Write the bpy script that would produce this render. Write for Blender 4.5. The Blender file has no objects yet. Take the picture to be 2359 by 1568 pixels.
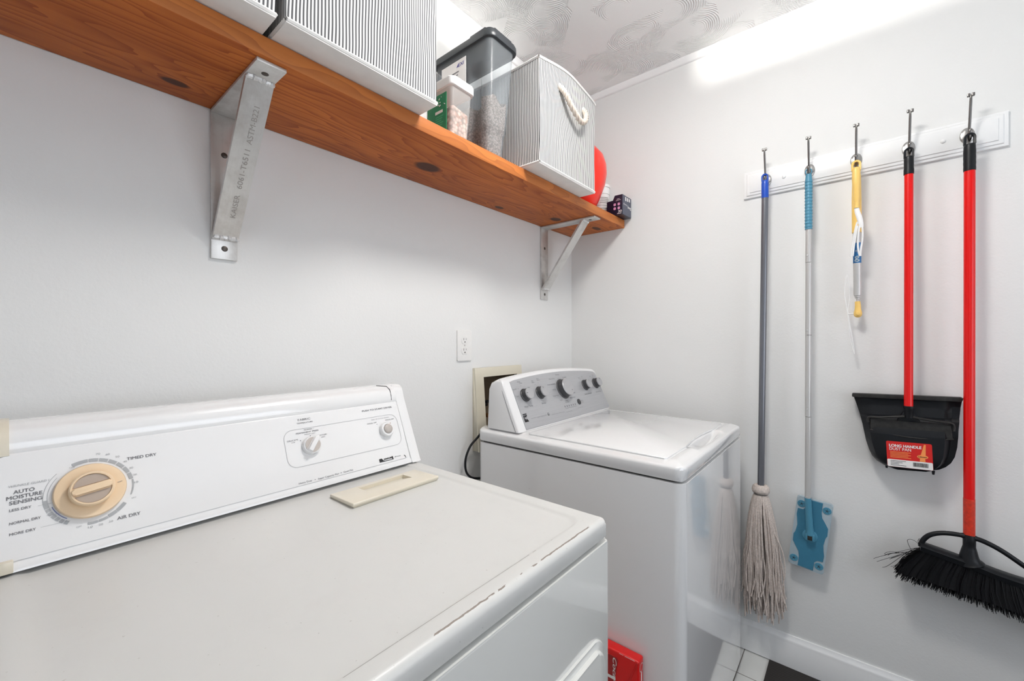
import bpy, bmesh, math, random
from mathutils import Vector, Matrix, noise
random.seed(7)
SC = bpy.context.scene
COL = SC.collection
PI = math.pi
V = Vector

# ------------------------------------------------------------------ camera, world, lights, exposure
YAW, PITCH, ROLL = math.radians(39.5537), math.radians(-.1877), math.radians(-.0597)
Fw = V((math.cos(YAW)*math.cos(PITCH), math.sin(YAW)*math.cos(PITCH), math.sin(PITCH)))
Rt = V((math.sin(YAW), -math.cos(YAW), 0)); Up = Rt.cross(Fw)
R2 = Rt*math.cos(ROLL)+Up*math.sin(ROLL); U2 = R2.cross(Fw)
cd = bpy.data.cameras.new('camera'); cam = bpy.data.objects.new('camera', cd); COL.objects.link(cam)
M = Matrix(((R2.x, U2.x, -Fw.x, 0), (R2.y, U2.y, -Fw.y, 0), (R2.z, U2.z, -Fw.z, 1.232), (0, 0, 0, 1)))
cam.matrix_world = M
cd.sensor_width = 36; cd.lens = 959.27/2359*36; cd.clip_start = .02
SC.camera = cam
W = bpy.data.worlds.new('world'); SC.world = W; W.use_nodes = True
W.node_tree.nodes['Background'].inputs[0].default_value = (.75, .85, 1, 1)
W.node_tree.nodes['Background'].inputs[1].default_value = 1.0
SC.view_settings.view_transform = 'Standard'; SC.view_settings.look = 'None'
SC.view_settings.gamma = 1; SC.view_settings.exposure = 0.08; SC.view_settings.use_curve_mapping = False
SC.cycles.max_bounces = 10; SC.cycles.diffuse_bounces = 6; SC.cycles.transparent_max_bounces = 16
SC.cycles.sample_clamp_indirect = 6
SC.cycles.use_denoising = True
LX, LY = .86, .26            # ceiling lamp
def area(name, loc, rot, sx, sy, power, col):
    l = bpy.data.lights.new(name, 'AREA'); l.shape = 'RECTANGLE'; l.size = sx; l.size_y = sy; l.energy = power; l.color = col
    o = bpy.data.objects.new(name, l); o.location = loc; o.rotation_euler = rot; COL.objects.link(o); return o
area('daylight_left_window', (-1.27, -.35, 1.35), (0, -PI/2, 0), 1.5, 1.2, 1.6, (.84, .91, 1))
area('daylight_front_window', (.75, -1.57, 1.35), (PI/2+.38, 0, 0), 1.5, 1.5, 14, (.965, .975, 1))
pl = bpy.data.lights.new('bulb_light', 'POINT'); pl.energy = 60; pl.shadow_soft_size = .012; pl.color = (1, .97, .93)
plo = bpy.data.objects.new('bulb_light', pl); plo.location = (LX, LY, 2.374); COL.objects.link(plo)
LAMP_GLOW = 60.0

# ------------------------------------------------------------------ node helpers
def nmat(name):
    m = bpy.data.materials.new(name); m.use_nodes = True
    nt = m.node_tree; b = nt.nodes['Principled BSDF']; return m, nt, b
def s2l(c):
    return tuple(((x/12.92) if x <= .04045 else ((x+.055)/1.055)**2.4) for x in c)
def rgb(r, g, b): return (*s2l((r/255, g/255, b/255)), 1)
def N(nt, t, **k):
    n = nt.nodes.new(t)
    for a, v in k.items(): setattr(n, a, v)
    return n
def setin(nt, sock, v):
    if hasattr(v, 'is_output') or isinstance(v, bpy.types.NodeSocket): nt.links.new(v, sock)
    else: sock.default_value = v
def mth(nt, op, a, b=None, c=None):
    n = N(nt, 'ShaderNodeMath', operation=op)
    setin(nt, n.inputs[0], a)
    if b is not None: setin(nt, n.inputs[1], b)
    if c is not None: setin(nt, n.inputs[2], c)
    return n.outputs[0]
def mixc(nt, f, a, b):
    n = N(nt, 'ShaderNodeMix', data_type='RGBA')
    setin(nt, n.inputs[0], f); setin(nt, n.inputs[6], a); setin(nt, n.inputs[7], b); return n.outputs[2]
def ramp(nt, f, stops):
    n = N(nt, 'ShaderNodeValToRGB'); setin(nt, n.inputs[0], f)
    e = n.color_ramp.elements
    while len(e) < len(stops): e.new(.5)
    for i, (p, c) in enumerate(stops): e[i].position = p; e[i].color = c if len(c) == 4 else (*c, 1)
    return n.outputs[0]
def pos(nt):
    g = N(nt, 'ShaderNodeNewGeometry'); s = N(nt, 'ShaderNodeSeparateXYZ'); nt.links.new(g.outputs['Position'], s.inputs[0])
    return g.outputs['Position'], s.outputs[0], s.outputs[1], s.outputs[2]
def noise_n(nt, vec, scale, detail=3, rough=.5, dist=0):
    n = N(nt, 'ShaderNodeTexNoise'); 
    if vec is not None: nt.links.new(vec, n.inputs['Vector'])
    n.inputs['Scale'].default_value = scale; n.inputs['Detail'].default_value = detail
    n.inputs['Roughness'].default_value = rough; n.inputs['Distortion'].default_value = dist
    return n.outputs[0]
def bump(nt, b, h, strength=.3, dist=.001):
    n = N(nt, 'ShaderNodeBump'); n.inputs['Strength'].default_value = strength; n.inputs['Distance'].default_value = dist
    nt.links.new(h, n.inputs['Height']); nt.links.new(n.outputs[0], b.inputs['Normal'])
def scalev(nt, vec, s):
    n = N(nt, 'ShaderNodeVectorMath', operation='MULTIPLY'); nt.links.new(vec, n.inputs[0]); n.inputs[1].default_value = s; return n.outputs[0]
def gauss_line(nt, v, c, w):        # 1 on v==c falling off over w
    d = mth(nt, 'ABSOLUTE', mth(nt, 'SUBTRACT', v, c)); return mth(nt, 'SUBTRACT', 1.0, mth(nt, 'MINIMUM', mth(nt, 'DIVIDE', d, w), 1.0))
def between(nt, v, a, b):
    return mth(nt, 'MULTIPLY', mth(nt, 'GREATER_THAN', v, a), mth(nt, 'LESS_THAN', v, b))
def plain(name, col, rough=.5, metal=0, coat=0, spec=.5, nz=None, alpha=None):
    m, nt, b = nmat(name)
    b.inputs['Base Color'].default_value = col; b.inputs['Roughness'].default_value = rough
    b.inputs['Metallic'].default_value = metal; b.inputs['Coat Weight'].default_value = coat
    b.inputs['Coat Roughness'].default_value = .03; b.inputs['Specular IOR Level'].default_value = spec
    P = pos(nt)[0]
    sc, amt = nz if nz else (60, .04)
    f = noise_n(nt, P, sc, 4, .6)
    dk = tuple(x*(1-amt) for x in col[:3])+(1,); lt = tuple(min(1, x*(1+amt)) for x in col[:3])+(1,)
    nt.links.new(mixc(nt, f, dk, lt), b.inputs['Base Color'])
    return m

# ------------------------------------------------------------------ materials
def wall_mat(name, col):
    m, nt, b = nmat(name); P, x, y, z = pos(nt)
    b.inputs['Roughness'].default_value = .62; b.inputs['Specular IOR Level'].default_value = .3
    big = noise_n(nt, P, 2.2, 3, .5)
    nt.links.new(mixc(nt, big, tuple(c*.975 for c in col[:3])+(1,), col), b.inputs['Base Color'])
    h = mth(nt, 'ADD', mth(nt, 'MULTIPLY', noise_n(nt, P, 9, 3, .6), 3.0), noise_n(nt, P, 150, 3, .6))
    # blistered paint patch beside the near bracket
    dx = mth(nt, 'DIVIDE', mth(nt, 'SUBTRACT', x, .245), .06); dz = mth(nt, 'DIVIDE', mth(nt, 'SUBTRACT', z, 1.690), .035)
    r2 = mth(nt, 'ADD', mth(nt, 'MULTIPLY', dx, dx), mth(nt, 'MULTIPLY', dz, dz))
    msk = mth(nt, 'MULTIPLY', mth(nt, 'MAXIMUM', mth(nt, 'SUBTRACT', 1.0, r2), 0.0), mth(nt, 'GREATER_THAN', y, 1.0))
    bl = mth(nt, 'GREATER_THAN', noise_n(nt, P, 34, 2, .5, .6), .55)
    h = mth(nt, 'ADD', h, mth(nt, 'MULTIPLY', mth(nt, 'MULTIPLY', msk, bl), 5.0))
    bump(nt, b, h, .28, .0012)
    return m
M_wall = wall_mat('white_wall_paint', (.775, .775, .762, 1))
M_wall2 = wall_mat('fill_cutting_wall_paint', (.36, .34, .31, 1))  # unseen walls only: tone chosen dark to cut the fill light
M_trim = plain('white_trim_paint', (.84, .84, .835, 1), .32, nz=(8, .02))
def ceiling_mat():
    m, nt, b = nmat('stomped_fan_plaster'); P, x, y, z = pos(nt)
    b.inputs['Base Color'].default_value = (.87, .87, .86, 1); b.inputs['Roughness'].default_value = .7
    b.inputs['Specular IOR Level'].default_value = .25
    h = None
    for k, (sc, off) in enumerate(((5.2, 0), (4.3, 3.7), (6.4, 8.1))):
        c = N(nt, 'ShaderNodeCombineXYZ'); nt.links.new(mth(nt, 'ADD', x, off), c.inputs[0]); nt.links.new(mth(nt, 'ADD', y, off*.7), c.inputs[1])
        wn = noise_n(nt, P, 5, 2, .5)
        vo = N(nt, 'ShaderNodeTexVoronoi'); vo.voronoi_dimensions = '2D'; vo.inputs['Scale'].default_value = sc
        nt.links.new(c.outputs[0], vo.inputs['Vector'])
        sub = N(nt, 'ShaderNodeVectorMath', operation='SUBTRACT'); nt.links.new(c.outputs[0], sub.inputs[0]); nt.links.new(vo.outputs['Position'], sub.inputs[1])
        sp = N(nt, 'ShaderNodeSeparateXYZ'); nt.links.new(sub.outputs[0], sp.inputs[0])
        ln = N(nt, 'ShaderNodeVectorMath', operation='LENGTH'); nt.links.new(sub.outputs[0], ln.inputs[0])
        cs = N(nt, 'ShaderNodeSeparateColor'); nt.links.new(vo.outputs['Color'], cs.inputs[0])
        ang = mth(nt, 'ARCTAN2', sp.outputs[1], sp.outputs[0])
        rel = mth(nt, 'COSINE', mth(nt, 'SUBTRACT', ang, mth(nt, 'MULTIPLY', cs.outputs[0], 6.283)))
        fan = mth(nt, 'MINIMUM', mth(nt, 'MAXIMUM', mth(nt, 'MULTIPLY', mth(nt, 'SUBTRACT', rel, -.25), 2.2), 0.0), 1.0)
        rw = mth(nt, 'MINIMUM', mth(nt, 'MAXIMUM', mth(nt, 'MULTIPLY', mth(nt, 'SUBTRACT', ln.outputs['Value'], .035), 40), 0.0), 1.0)
        d = mth(nt, 'ADD', ln.outputs['Value'], mth(nt, 'MULTIPLY', wn, .02))
        rings = mth(nt, 'POWER', mth(nt, 'ABSOLUTE', mth(nt, 'SINE', mth(nt, 'MULTIPLY', d, 420))), 3.0)
        t = mth(nt, 'MULTIPLY', mth(nt, 'MULTIPLY', rings, fan), mth(nt, 'MULTIPLY', rw, mth(nt, 'GREATER_THAN', cs.outputs[1], .35)))
        h = t if h is None else mth(nt, 'MAXIMUM', h, t)
    h = mth(nt, 'ADD', h, mth(nt, 'MULTIPLY', noise_n(nt, P, 12, 4, .6), .8))
    bump(nt, b, h, .75, .0034)
    return m
M_ceil = ceiling_mat()
def tile_mat():
    m, nt, b = nmat('white_floor_tile'); P, x, y, z = pos(nt)
    S = .2032
    fx = mth(nt, 'PINGPONG', mth(nt, 'SUBTRACT', x, 1.713), S/2); fy = mth(nt, 'PINGPONG', mth(nt, 'SUBTRACT', y, .339), S/2)
    g = mth(nt, 'LESS_THAN', mth(nt, 'MINIMUM', fx, fy), .0016)
    n1 = noise_n(nt, P, 6, 4, .6)
    base = mixc(nt, n1, (.62, .62, .60, 1), (.74, .74, .71, 1))
    nt.links.new(mixc(nt, g, base, (.20, .18, .16, 1)), b.inputs['Base Color'])
    nt.links.new(mth(nt, 'ADD', mth(nt, 'MULTIPLY', g, .4), .3), b.inputs['Roughness'])
    bump(nt, b, mth(nt, 'SUBTRACT', 1.0, g), .5, .001)
    return m
M_tile = tile_mat()
def mat_mat():
    m, nt, b = nmat('ribbed_dark_rubber'); P, x, y, z = pos(nt)
    w = mth(nt, 'SINE', mth(nt, 'MULTIPLY', mth(nt, 'ADD', mth(nt, 'MULTIPLY', x, .8), y), 1400))
    w2 = mth(nt, 'ADD', mth(nt, 'MULTIPLY', w, .5), .5)
    nt.links.new(mixc(nt, w2, (.012, .010, .009, 1), (.035, .03, .027, 1)), b.inputs['Base Color'])
    b.inputs['Roughness'].default_value = .75; bump(nt, b, w2, .4, .001); return m
M_mat = mat_mat()
def wood_mat():
    m, nt, b = nmat('stained_pine'); P, x, y, z = pos(nt)
    yz = mth(nt, 'ADD', y, mth(nt, 'MULTIPLY', z, .8))
    f = mth(nt, 'MULTIPLY', yz, 62.0)
    wob = noise_n(nt, scalev(nt, P, (1.3, 9, 9)), 1.0, 3, .55)
    f = mth(nt, 'ADD', f, mth(nt, 'MULTIPLY', wob, 22.0))
    dark = None
    knots = [(.22, 1.078, .020, .010), (.821, 1.013, .036, .024), (1.256, 1.103, .020, .010), (1.538, 1.02, .026, .017), (1.79, .955, .03, .013), (-.25, 1.0, .03, .016), (-.7, .95, .03, .015)]
    for kx, ky, ra, rb in knots:
        dx = mth(nt, 'SUBTRACT', x, kx); dy = mth(nt, 'SUBTRACT', y, ky)
        qx = mth(nt, 'DIVIDE', dx, ra*3.2); qy = mth(nt, 'DIVIDE', dy, rb*2.2)
        r = mth(nt, 'ADD', mth(nt, 'MULTIPLY', qx, qx), mth(nt, 'MULTIPLY', qy, qy))
        g = mth(nt, 'EXPONENT', mth(nt, 'MULTIPLY', r, -1.0))
        f = mth(nt, 'ADD', f, mth(nt, 'MULTIPLY', g, mth(nt, 'MULTIPLY', mth(nt, 'SIGN', dy), 4.0)))
        px = mth(nt, 'DIVIDE', dx, ra*1.25); py = mth(nt, 'DIVIDE', dy, rb*1.25)
        rr = mth(nt, 'SQRT', mth(nt, 'ADD', mth(nt, 'MULTIPLY', px, px), mth(nt, 'MULTIPLY', py, py)))
        k = mth(nt, 'MINIMUM', mth(nt, 'MAXIMUM', mth(nt, 'MULTIPLY', mth(nt, 'SUBTRACT', 1.1, rr), 3.0), 0.0), 1.0)
        dark = k if dark is None else mth(nt, 'MAXIMUM', dark, k)
    saw = mth(nt, 'FRACT', mth(nt, 'MULTIPLY', f, .55))
    ring = mth(nt, 'POWER', saw, 2.2)
    fib = noise_n(nt, scalev(nt, P, (5, 260, 260)), 1.0, 3, .6)
    blotch = noise_n(nt, scalev(nt, P, (2.2, 6, 6)), 1.0, 3, .55)
    c = mixc(nt, ring, rgb(206, 116, 46), rgb(158, 74, 20))
    c = mixc(nt, mth(nt, 'MULTIPLY', fib, .35), c, rgb(128, 60, 16))
    c = mixc(nt, ramp(nt, blotch, [(.40, (0, 0, 0)), (.72, (.6, .6, .6))]), c, rgb(134, 58, 12))
    c = mixc(nt, mth(nt, 'MULTIPLY', dark, .9), c, rgb(52, 22, 10))
    # lit look of the board's front edge, mixed into the wood colour
    edge = mth(nt, 'LESS_THAN', y, .8495)
    c = mixc(nt, mth(nt, 'MULTIPLY', edge, .22), c, rgb(222, 160, 100))
    nt.links.new(c, b.inputs['Base Color']); b.inputs['Roughness'].default_value = .5; b.inputs['Specular IOR Level'].default_value = .25
    bump(nt, b, mth(nt, 'ADD', ring, fib), .15, .0008); return m
M_wood = wood_mat()
def alu_mat(name, base, rough=.38, grime=.5):
    m, nt, b = nmat(name); P, x, y, z = pos(nt)
    n1 = noise_n(nt, P, 14, 5, .65); n2 = noise_n(nt, scalev(nt, P, (300, 40, 6)), 1.0, 3, .6)
    g = ramp(nt, n1, [(.45, (0, 0, 0)), (.75, (grime,)*3)])
    c = mixc(nt, g, base, rgb(150, 138, 128)); c = mixc(nt, mth(nt, 'MULTIPLY', n2, .25), c, (.35, .34, .33, 1))
    nt.links.new(c, b.inputs['Base Color']); b.inputs['Metallic'].default_value = .55; b.inputs['Roughness'].default_value = rough
    bump(nt, b, n2, .12, .0005); return m
M_alu = alu_mat('welded_aluminium', (.72, .71, .69, 1))
M_alu_dk = alu_mat('brushed_aluminium', (.42, .40, .38, 1), .3, .8)
M_weld = plain('weld_bead', (.72, .71, .70, 1), .45, .5, nz=(400, .3))
M_screwdk = plain('dark_screw', (.10, .085, .075, 1), .4, .7)
M_nickel = plain('brushed_nickel', (.42, .41, .40, 1), .28, .9, nz=(90, .15))
M_darkmetal = plain('dark_nickel', (.20, .19, .18, 1), .3, .9, nz=(90, .2))
def stripe_mat():
    m, nt, b = nmat('ticking_stripe_canvas'); P, x, y, z = pos(nt)
    g = N(nt, 'ShaderNodeNewGeometry'); s = N(nt, 'ShaderNodeSeparateXYZ'); nt.links.new(g.outputs['True Normal'], s.inputs[0])
    side = mth(nt, 'GREATER_THAN', mth(nt, 'ABSOLUTE', s.outputs[0]), mth(nt, 'ABSOLUTE', s.outputs[1]))
    u = mth(nt, 'ADD', mth(nt, 'MULTIPLY', x, mth(nt, 'SUBTRACT', 1.0, side)), mth(nt, 'MULTIPLY', y, side))
    wz = N(nt, 'ShaderNodeCombineXYZ'); nt.links.new(mth(nt, 'MULTIPLY', u, 9), wz.inputs[0]); nt.links.new(mth(nt, 'MULTIPLY', z, 7), wz.inputs[1])
    u = mth(nt, 'ADD', u, mth(nt, 'MULTIPLY', mth(nt, 'SUBTRACT', noise_n(nt, wz.outputs[0], 1.0, 1, .4), .5), .010))
    t = mth(nt, 'PINGPONG', u, .0034)
    st = mth(nt, 'MINIMUM', mth(nt, 'MAXIMUM', mth(nt, 'MULTIPLY', mth(nt, 'SUBTRACT', t, .0015), 1800), 0.0), 1.0)
    nt.links.new(mixc(nt, st, (.78, .775, .755, 1), (.10, .10, .105, 1)), b.inputs['Base Color'])
    b.inputs['Roughness'].default_value = .85; b.inputs['Specular IOR Level'].default_value = .2
    wv = noise_n(nt, P, 900, 2, .5); fold = noise_n(nt, P, 14, 2, .5)
    bump(nt, b, mth(nt, 'ADD', mth(nt, 'MULTIPLY', wv, .4), mth(nt, 'MULTIPLY', fold, 6)), .3, .0015); return m
M_stripe = stripe_mat()
M_canvas = plain('white_canvas', (.80, .785, .76, 1), .85, spec=.2, nz=(20, .10))
M_rope = plain('cotton_rope', (.68, .60, .52, 1), .9, spec=.1, nz=(300, .15))
def enamel(name, col, wear=None):
    m, nt, b = nmat(name); P, x, y, z = pos(nt)
    b.inputs['Roughness'].default_value = .16; b.inputs['Coat Weight'].default_value = 1.0; b.inputs['Coat Roughness'].default_value = .025
    c = mixc(nt, noise_n(nt, P, 5, 4, .6), tuple(k*.965 for k in col[:3])+(1,), col)
    if wear == 'dryer_top':
        b.inputs['Roughness'].default_value = .42; b.inputs['Coat Weight'].default_value = .12; b.inputs['Coat Roughness'].default_value = .2
        sp = mth(nt, 'GREATER_THAN', noise_n(nt, P, 190, 2, .4), .76)
        c = mixc(nt, mth(nt, 'MULTIPLY', sp, .35), c, (.35, .33, .30, 1))
        sm = ramp(nt, noise_n(nt, P, 9, 5, .7, .8), [(.5, (0, 0, 0)), (.8, (.16, .16, .16))])
        c = mixc(nt, sm, c, (.50, .49, .48, 1))
        ln = mth(nt, 'GREATER_THAN', gauss_line(nt, mth(nt, 'ADD', y, mth(nt, 'MULTIPLY', noise_n(nt, P, 30, 2, .5), .0012)), .3875, .0011), .25)
        xs = mth(nt, 'MULTIPLY', ln, mth(nt, 'LESS_THAN', x, .60))
        brk = mth(nt, 'GREATER_THAN', mth(nt, 'SUBTRACT', noise_n(nt, P, 40, 3, .6), mth(nt, 'MULTIPLY', mth(nt, 'MAXIMUM', mth(nt, 'SUBTRACT', x, .40), 0.0), 1.4)), .35)
        c = mixc(nt, mth(nt, 'MULTIPLY', mth(nt, 'MULTIPLY', xs, brk), .75), c, (.16, .14, .12, 1))
        yy = mth(nt, 'ADD', y, mth(nt, 'MULTIPLY', mth(nt, 'SUBTRACT', noise_n(nt, P, 60, 3, .6), .5), .004))
        ch = mth(nt, 'GREATER_THAN', gauss_line(nt, yy, .3625, .0019), .35)
        ch = mth(nt, 'MULTIPLY', ch, mth(nt, 'GREATER_THAN', noise_n(nt, scalev(nt, P, (13, 40, 40)), 1.0, 3, .7), .52))
        ch = mth(nt, 'MULTIPLY', ch, mth(nt, 'MULTIPLY', mth(nt, 'GREATER_THAN', z, .888), mth(nt, 'LESS_THAN', x, .66)))
        c = mixc(nt, mth(nt, 'MULTIPLY', ch, .8), c, (.16, .11, .08, 1))
    if wear == 'side':
        sp = mth(nt, 'GREATER_THAN', noise_n(nt, P, 120, 2, .4), .80)
        c = mixc(nt, mth(nt, 'MULTIPLY', sp, .5), c, (.30, .27, .24, 1))
    nt.links.new(c, b.inputs['Base Color']); return m
M_dry_top = enamel('worn_white_enamel', (.66, .66, .64, 1), 'dryer_top')
M_dry = enamel('dryer_white_enamel', (.72, .725, .70, 1), 'side')
M_dry_con = enamel('console_white', (.82, .82, .82, 1))
M_wash = enamel('washer_white_enamel', (.80, .80, .80, 1), 'side')
M_cream = plain('aged_cream_plastic', rgb(222, 214, 196), .35, coat=.3, nz=(12, .03))
M_tan = plain('yellowed_knob_plastic', rgb(232, 205, 170), .35, coat=.3, nz=(12, .04))
M_taupe = plain('taupe_insert', rgb(176, 160, 146), .45, nz=(12, .04))
M_taupe2 = plain('grey_button', rgb(186, 178, 172), .35, nz=(12, .04))
M_greyprint = plain('grey_print', rgb(168, 170, 172), .5)
M_darkprint = plain('dark_grey_print', rgb(112, 112, 116), .5)
M_blackprint = plain('black_print', rgb(30, 30, 32), .5)
M_blueprint = plain('blue_print', rgb(110, 120, 165), .5)
def silver_mat():
    m, nt, b = nmat('silver_fascia'); P, x, y, z = pos(nt)
    n2 = noise_n(nt, scalev(nt, P, (8, 500, 500)), 1.0, 3, .6)
    nt.links.new(mixc(nt, n2, (.40, .405, .42, 1), (.52, .525, .54, 1)), b.inputs['Base Color'])
    b.inputs['Metallic'].default_value = .35; b.inputs['Roughness'].default_value = .34; return m
M_silver = silver_mat()
M_knobcap = plain('grey_knob_cap', rgb(178, 178, 180), .35, .3)
M_knobside = plain('dark_knob_side', rgb(62, 62, 64), .4)
M_beige = plain('beige_plastic', rgb(222, 216, 198), .5, nz=(10, .04))
M_recess = plain('recess_plastic', rgb(120, 104, 84), .6, nz=(20, .2))
M_brass = plain('brass_valve', rgb(170, 120, 70), .35, .8)
M_blackpl = plain('black_plastic', (.006, .007, .009, 1), .42, spec=.28, nz=(40, .3))
M_blackrough = plain('dusty_black_plastic', (.022, .021, .020, 1), .5, spec=.3, nz=(60, .9))
M_bristle = plain('black_bristle', (.004, .004, .005, 1), .5, spec=.2)
M_red = plain('red_handle_paint', rgb(218, 4, 2), .32, coat=.15, spec=.35, nz=(10, .01))
M_redworn = plain('worn_red_tape', rgb(205, 50, 25), .4, nz=(120, .5))
M_redtub = plain('red_tub_plastic', rgb(236, 40, 18), .3, coat=.2)
M_redbox = plain('red_carton', rgb(205, 8, 6), .35, coat=.3)
M_redboxdk = plain('deep_red_panel', rgb(160, 4, 6), .35, coat=.3)
M_white = plain('white_plastic', (.82, .82, .81, 1), .35)
M_plate = plain('white_outlet_plastic', (.80, .79, .77, 1), .3, coat=.3)
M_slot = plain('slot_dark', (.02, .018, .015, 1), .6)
M_blue = plain('royal_blue_plastic', rgb(10, 72, 178), .35, coat=.2)
M_teal = plain('teal_blue_plastic', rgb(74, 138, 164), .45)
M_tealdk = plain('deep_teal_plastic', rgb(56, 120, 148), .48)
M_pale = plain('pale_blue_grey_plastic', rgb(164, 180, 188), .45)
M_greypole = plain('grey_pole', rgb(118, 120, 126), .3, .6, nz=(12, .05))
M_silverpole = plain('silver_pole', rgb(198, 197, 195), .38, .35, nz=(12, .05))
M_yellow = plain('yellow_plastic', rgb(240, 200, 112), .42)
M_labelblue = plain('blue_label', rgb(30, 110, 170), .4)
M_navy = plain('navy_carton', rgb(20, 26, 46), .35, coat=.2)
M_navy2 = plain('slate_carton', rgb(62, 68, 88), .35, coat=.2)
M_pink = plain('pink_print', rgb(206, 150, 186), .5)
M_labelred = plain('red_label', rgb(206, 26, 20), .35, coat=.3)
M_labelorange = plain('orange_print', rgb(245, 150, 80), .4)
M_labelwhite = plain('white_label', (.82, .80, .78, 1), .4)
M_green = plain('green_label', rgb(10, 128, 78), .4)
M_yarn = plain('cotton_yarn', rgb(202, 190, 182), .95, spec=.1, nz=(210, .55))
def plastic_clear(name, tint, opac, rough=.25):
    m, nt, b = nmat(name)
    b.inputs['Base Color'].default_value = tint; b.inputs['Roughness'].default_value = rough
    out = nt.nodes['Material Output']; tr = N(nt, 'ShaderNodeBsdfTransparent'); tr.inputs[0].default_value = tuple(min(1, .55+.45*k) for k in tint[:3])+(1,)
    mx = N(nt, 'ShaderNodeMixShader'); P = pos(nt)[0]
    nt.links.new(mth(nt, 'ADD', mth(nt, 'MULTIPLY', noise_n(nt, P, 18, 2, .5), .10), opac-.05), mx.inputs[0])
    nt.links.new(tr.outputs[0], mx.inputs[1]); nt.links.new(b.outputs[0], mx.inputs[2]); nt.links.new(mx.outputs[0], out.inputs[0])
    return m
M_clear1 = plastic_clear('smoky_clear_plastic', (.60, .64, .67, 1), .22, .18)
M_clear2 = plastic_clear('frosted_white_plastic', (.84, .84, .83, 1), .24, .3)
M_lidblack = plain('charcoal_lid', (.035, .04, .045, 1), .35)
def kibble(name, a, bcol, cc, scale):
    m, nt, b = nmat(name); P, x, y, z = pos(nt)
    vo = N(nt, 'ShaderNodeTexVoronoi'); vo.inputs['Scale'].default_value = scale; nt.links.new(P, vo.inputs['Vector'])
    cs = N(nt, 'ShaderNodeSeparateColor'); nt.links.new(vo.outputs['Color'], cs.inputs[0])
    c = ramp(nt, cs.outputs[0], [(0, a), (.5, bcol), (1, cc)])
    c = mixc(nt, ramp(nt, vo.outputs['Distance'], [(.3, (0, 0, 0)), (.75, (.7, .7, .7))]), c, (.12, .09, .07, 1))
    nt.links.new(c, b.inputs['Base Color']); b.inputs['Roughness'].default_value = .9
    inv = mth(nt, 'SUBTRACT', 1.0, vo.outputs['Distance']); bump(nt, b, inv, .5, .0015); return m
M_kib = kibble('grey_brown_kibble', rgb(160, 144, 134), rgb(188, 174, 164), rgb(132, 114, 104), 210)
M_treat = kibble('pink_brown_treats', rgb(176, 120, 96), rgb(222, 196, 180), rgb(206, 170, 156), 95)
m, nt, b = nmat('lamp_glass'); b.inputs['Base Color'].default_value = (.9, .9, .88, 1); b.inputs['Emission Color'].default_value = (1, .975, .945, 1); b.inputs['Emission Strength'].default_value = LAMP_GLOW
M_lamp = m
M_glass = plastic_clear('window_glass', (.9, .95, 1, 1), .08, .02)

# ------------------------------------------------------------------ mesh helpers
def nb(): return bmesh.new()
def rnd(bm, start, w, seg=3):
    es = [e for e in bm.edges if e.index < 0 or True]
def box(bm, x0, x1, y0, y1, z0, z1, bev=0, seg=2):
    t = bmesh.new()
    vs = [t.verts.new((x, y, z)) for x in (x0, x1) for y in (y0, y1) for z in (z0, z1)]
    for f in ((0, 1, 3, 2), (4, 6, 7, 5), (0, 4, 5, 1), (2, 3, 7, 6), (0, 2, 6, 4), (1, 5, 7, 3)):
        t.faces.new([vs[i] for i in f])
    if bev: bmesh.ops.bevel(t, geom=t.edges[:], offset=bev, segments=seg, affect='EDGES', profile=.5, clamp_overlap=True)
    return merge(bm, t)
def merge(bm, t, mat=None):
    if mat is not None: bmesh.ops.transform(t, matrix=mat, verts=t.verts)
    bmesh.ops.recalc_face_normals(t, faces=t.faces[:])
    me = bpy.data.meshes.new('tmp'); t.to_mesh(me); t.free(); bm.from_mesh(me); bpy.data.meshes.remove(me); return bm
class Fr:                                      # local frame: a to the right, b up, c out towards the viewer
    def __init__(s, o, x, y): s.o = V(o); s.x = V(x).normalized(); s.y = V(y).normalized(); s.n = s.x.cross(s.y)
    def p(s, a, b, c=0): return s.o+s.x*a+s.y*b+s.n*c
    def m(s, a=0, b=0, c=0):
        o = s.p(a, b, c); return Matrix(((s.x.x, s.y.x, s.n.x, o.x), (s.x.y, s.y.y, s.n.y, o.y), (s.x.z, s.y.z, s.n.z, o.z), (0, 0, 0, 1)))
def prism(bm, pts, c0, c1, fr, bev=0, seg=2, top_only=False):
    t = bmesh.new(); n = len(pts)
    lo = [t.verts.new((a, b, c0)) for a, b in pts]; hi = [t.verts.new((a, b, c1)) for a, b in pts]
    f0 = t.faces.new(lo[::-1]); f1 = t.faces.new(hi)
    for i in range(n): t.faces.new((lo[i], lo[(i+1) % n], hi[(i+1) % n], hi[i]))
    if bev:
        es = set(f1.edges) if top_only else set(f1.edges) | set(f0.edges)
        bmesh.ops.bevel(t, geom=list(es), offset=bev, segments=seg, affect='EDGES', profile=.5, clamp_overlap=True)
    return merge(bm, t, fr.m())
def rrect(a0, a1, b0, b1, r, seg=6):
    r = min(r, (a1-a0)/2-1e-5, (b1-b0)/2-1e-5); out = []
    for cx, cy, st in ((a1-r, b0+r, -PI/2), (a1-r, b1-r, 0), (a0+r, b1-r, PI/2), (a0+r, b0+r, PI)):
        for i in range(seg+1):
            t = st+PI/2*i/seg; out.append((cx+r*math.cos(t), cy+r*math.sin(t)))
    return out
def disc(cx, cy, r, seg=24, ry=None, a0=0, a1=2*PI):
    return [(cx+r*math.cos(a0+(a1-a0)*i/seg), cy+(ry or r)*math.sin(a0+(a1-a0)*i/seg)) for i in range(seg)]
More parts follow.
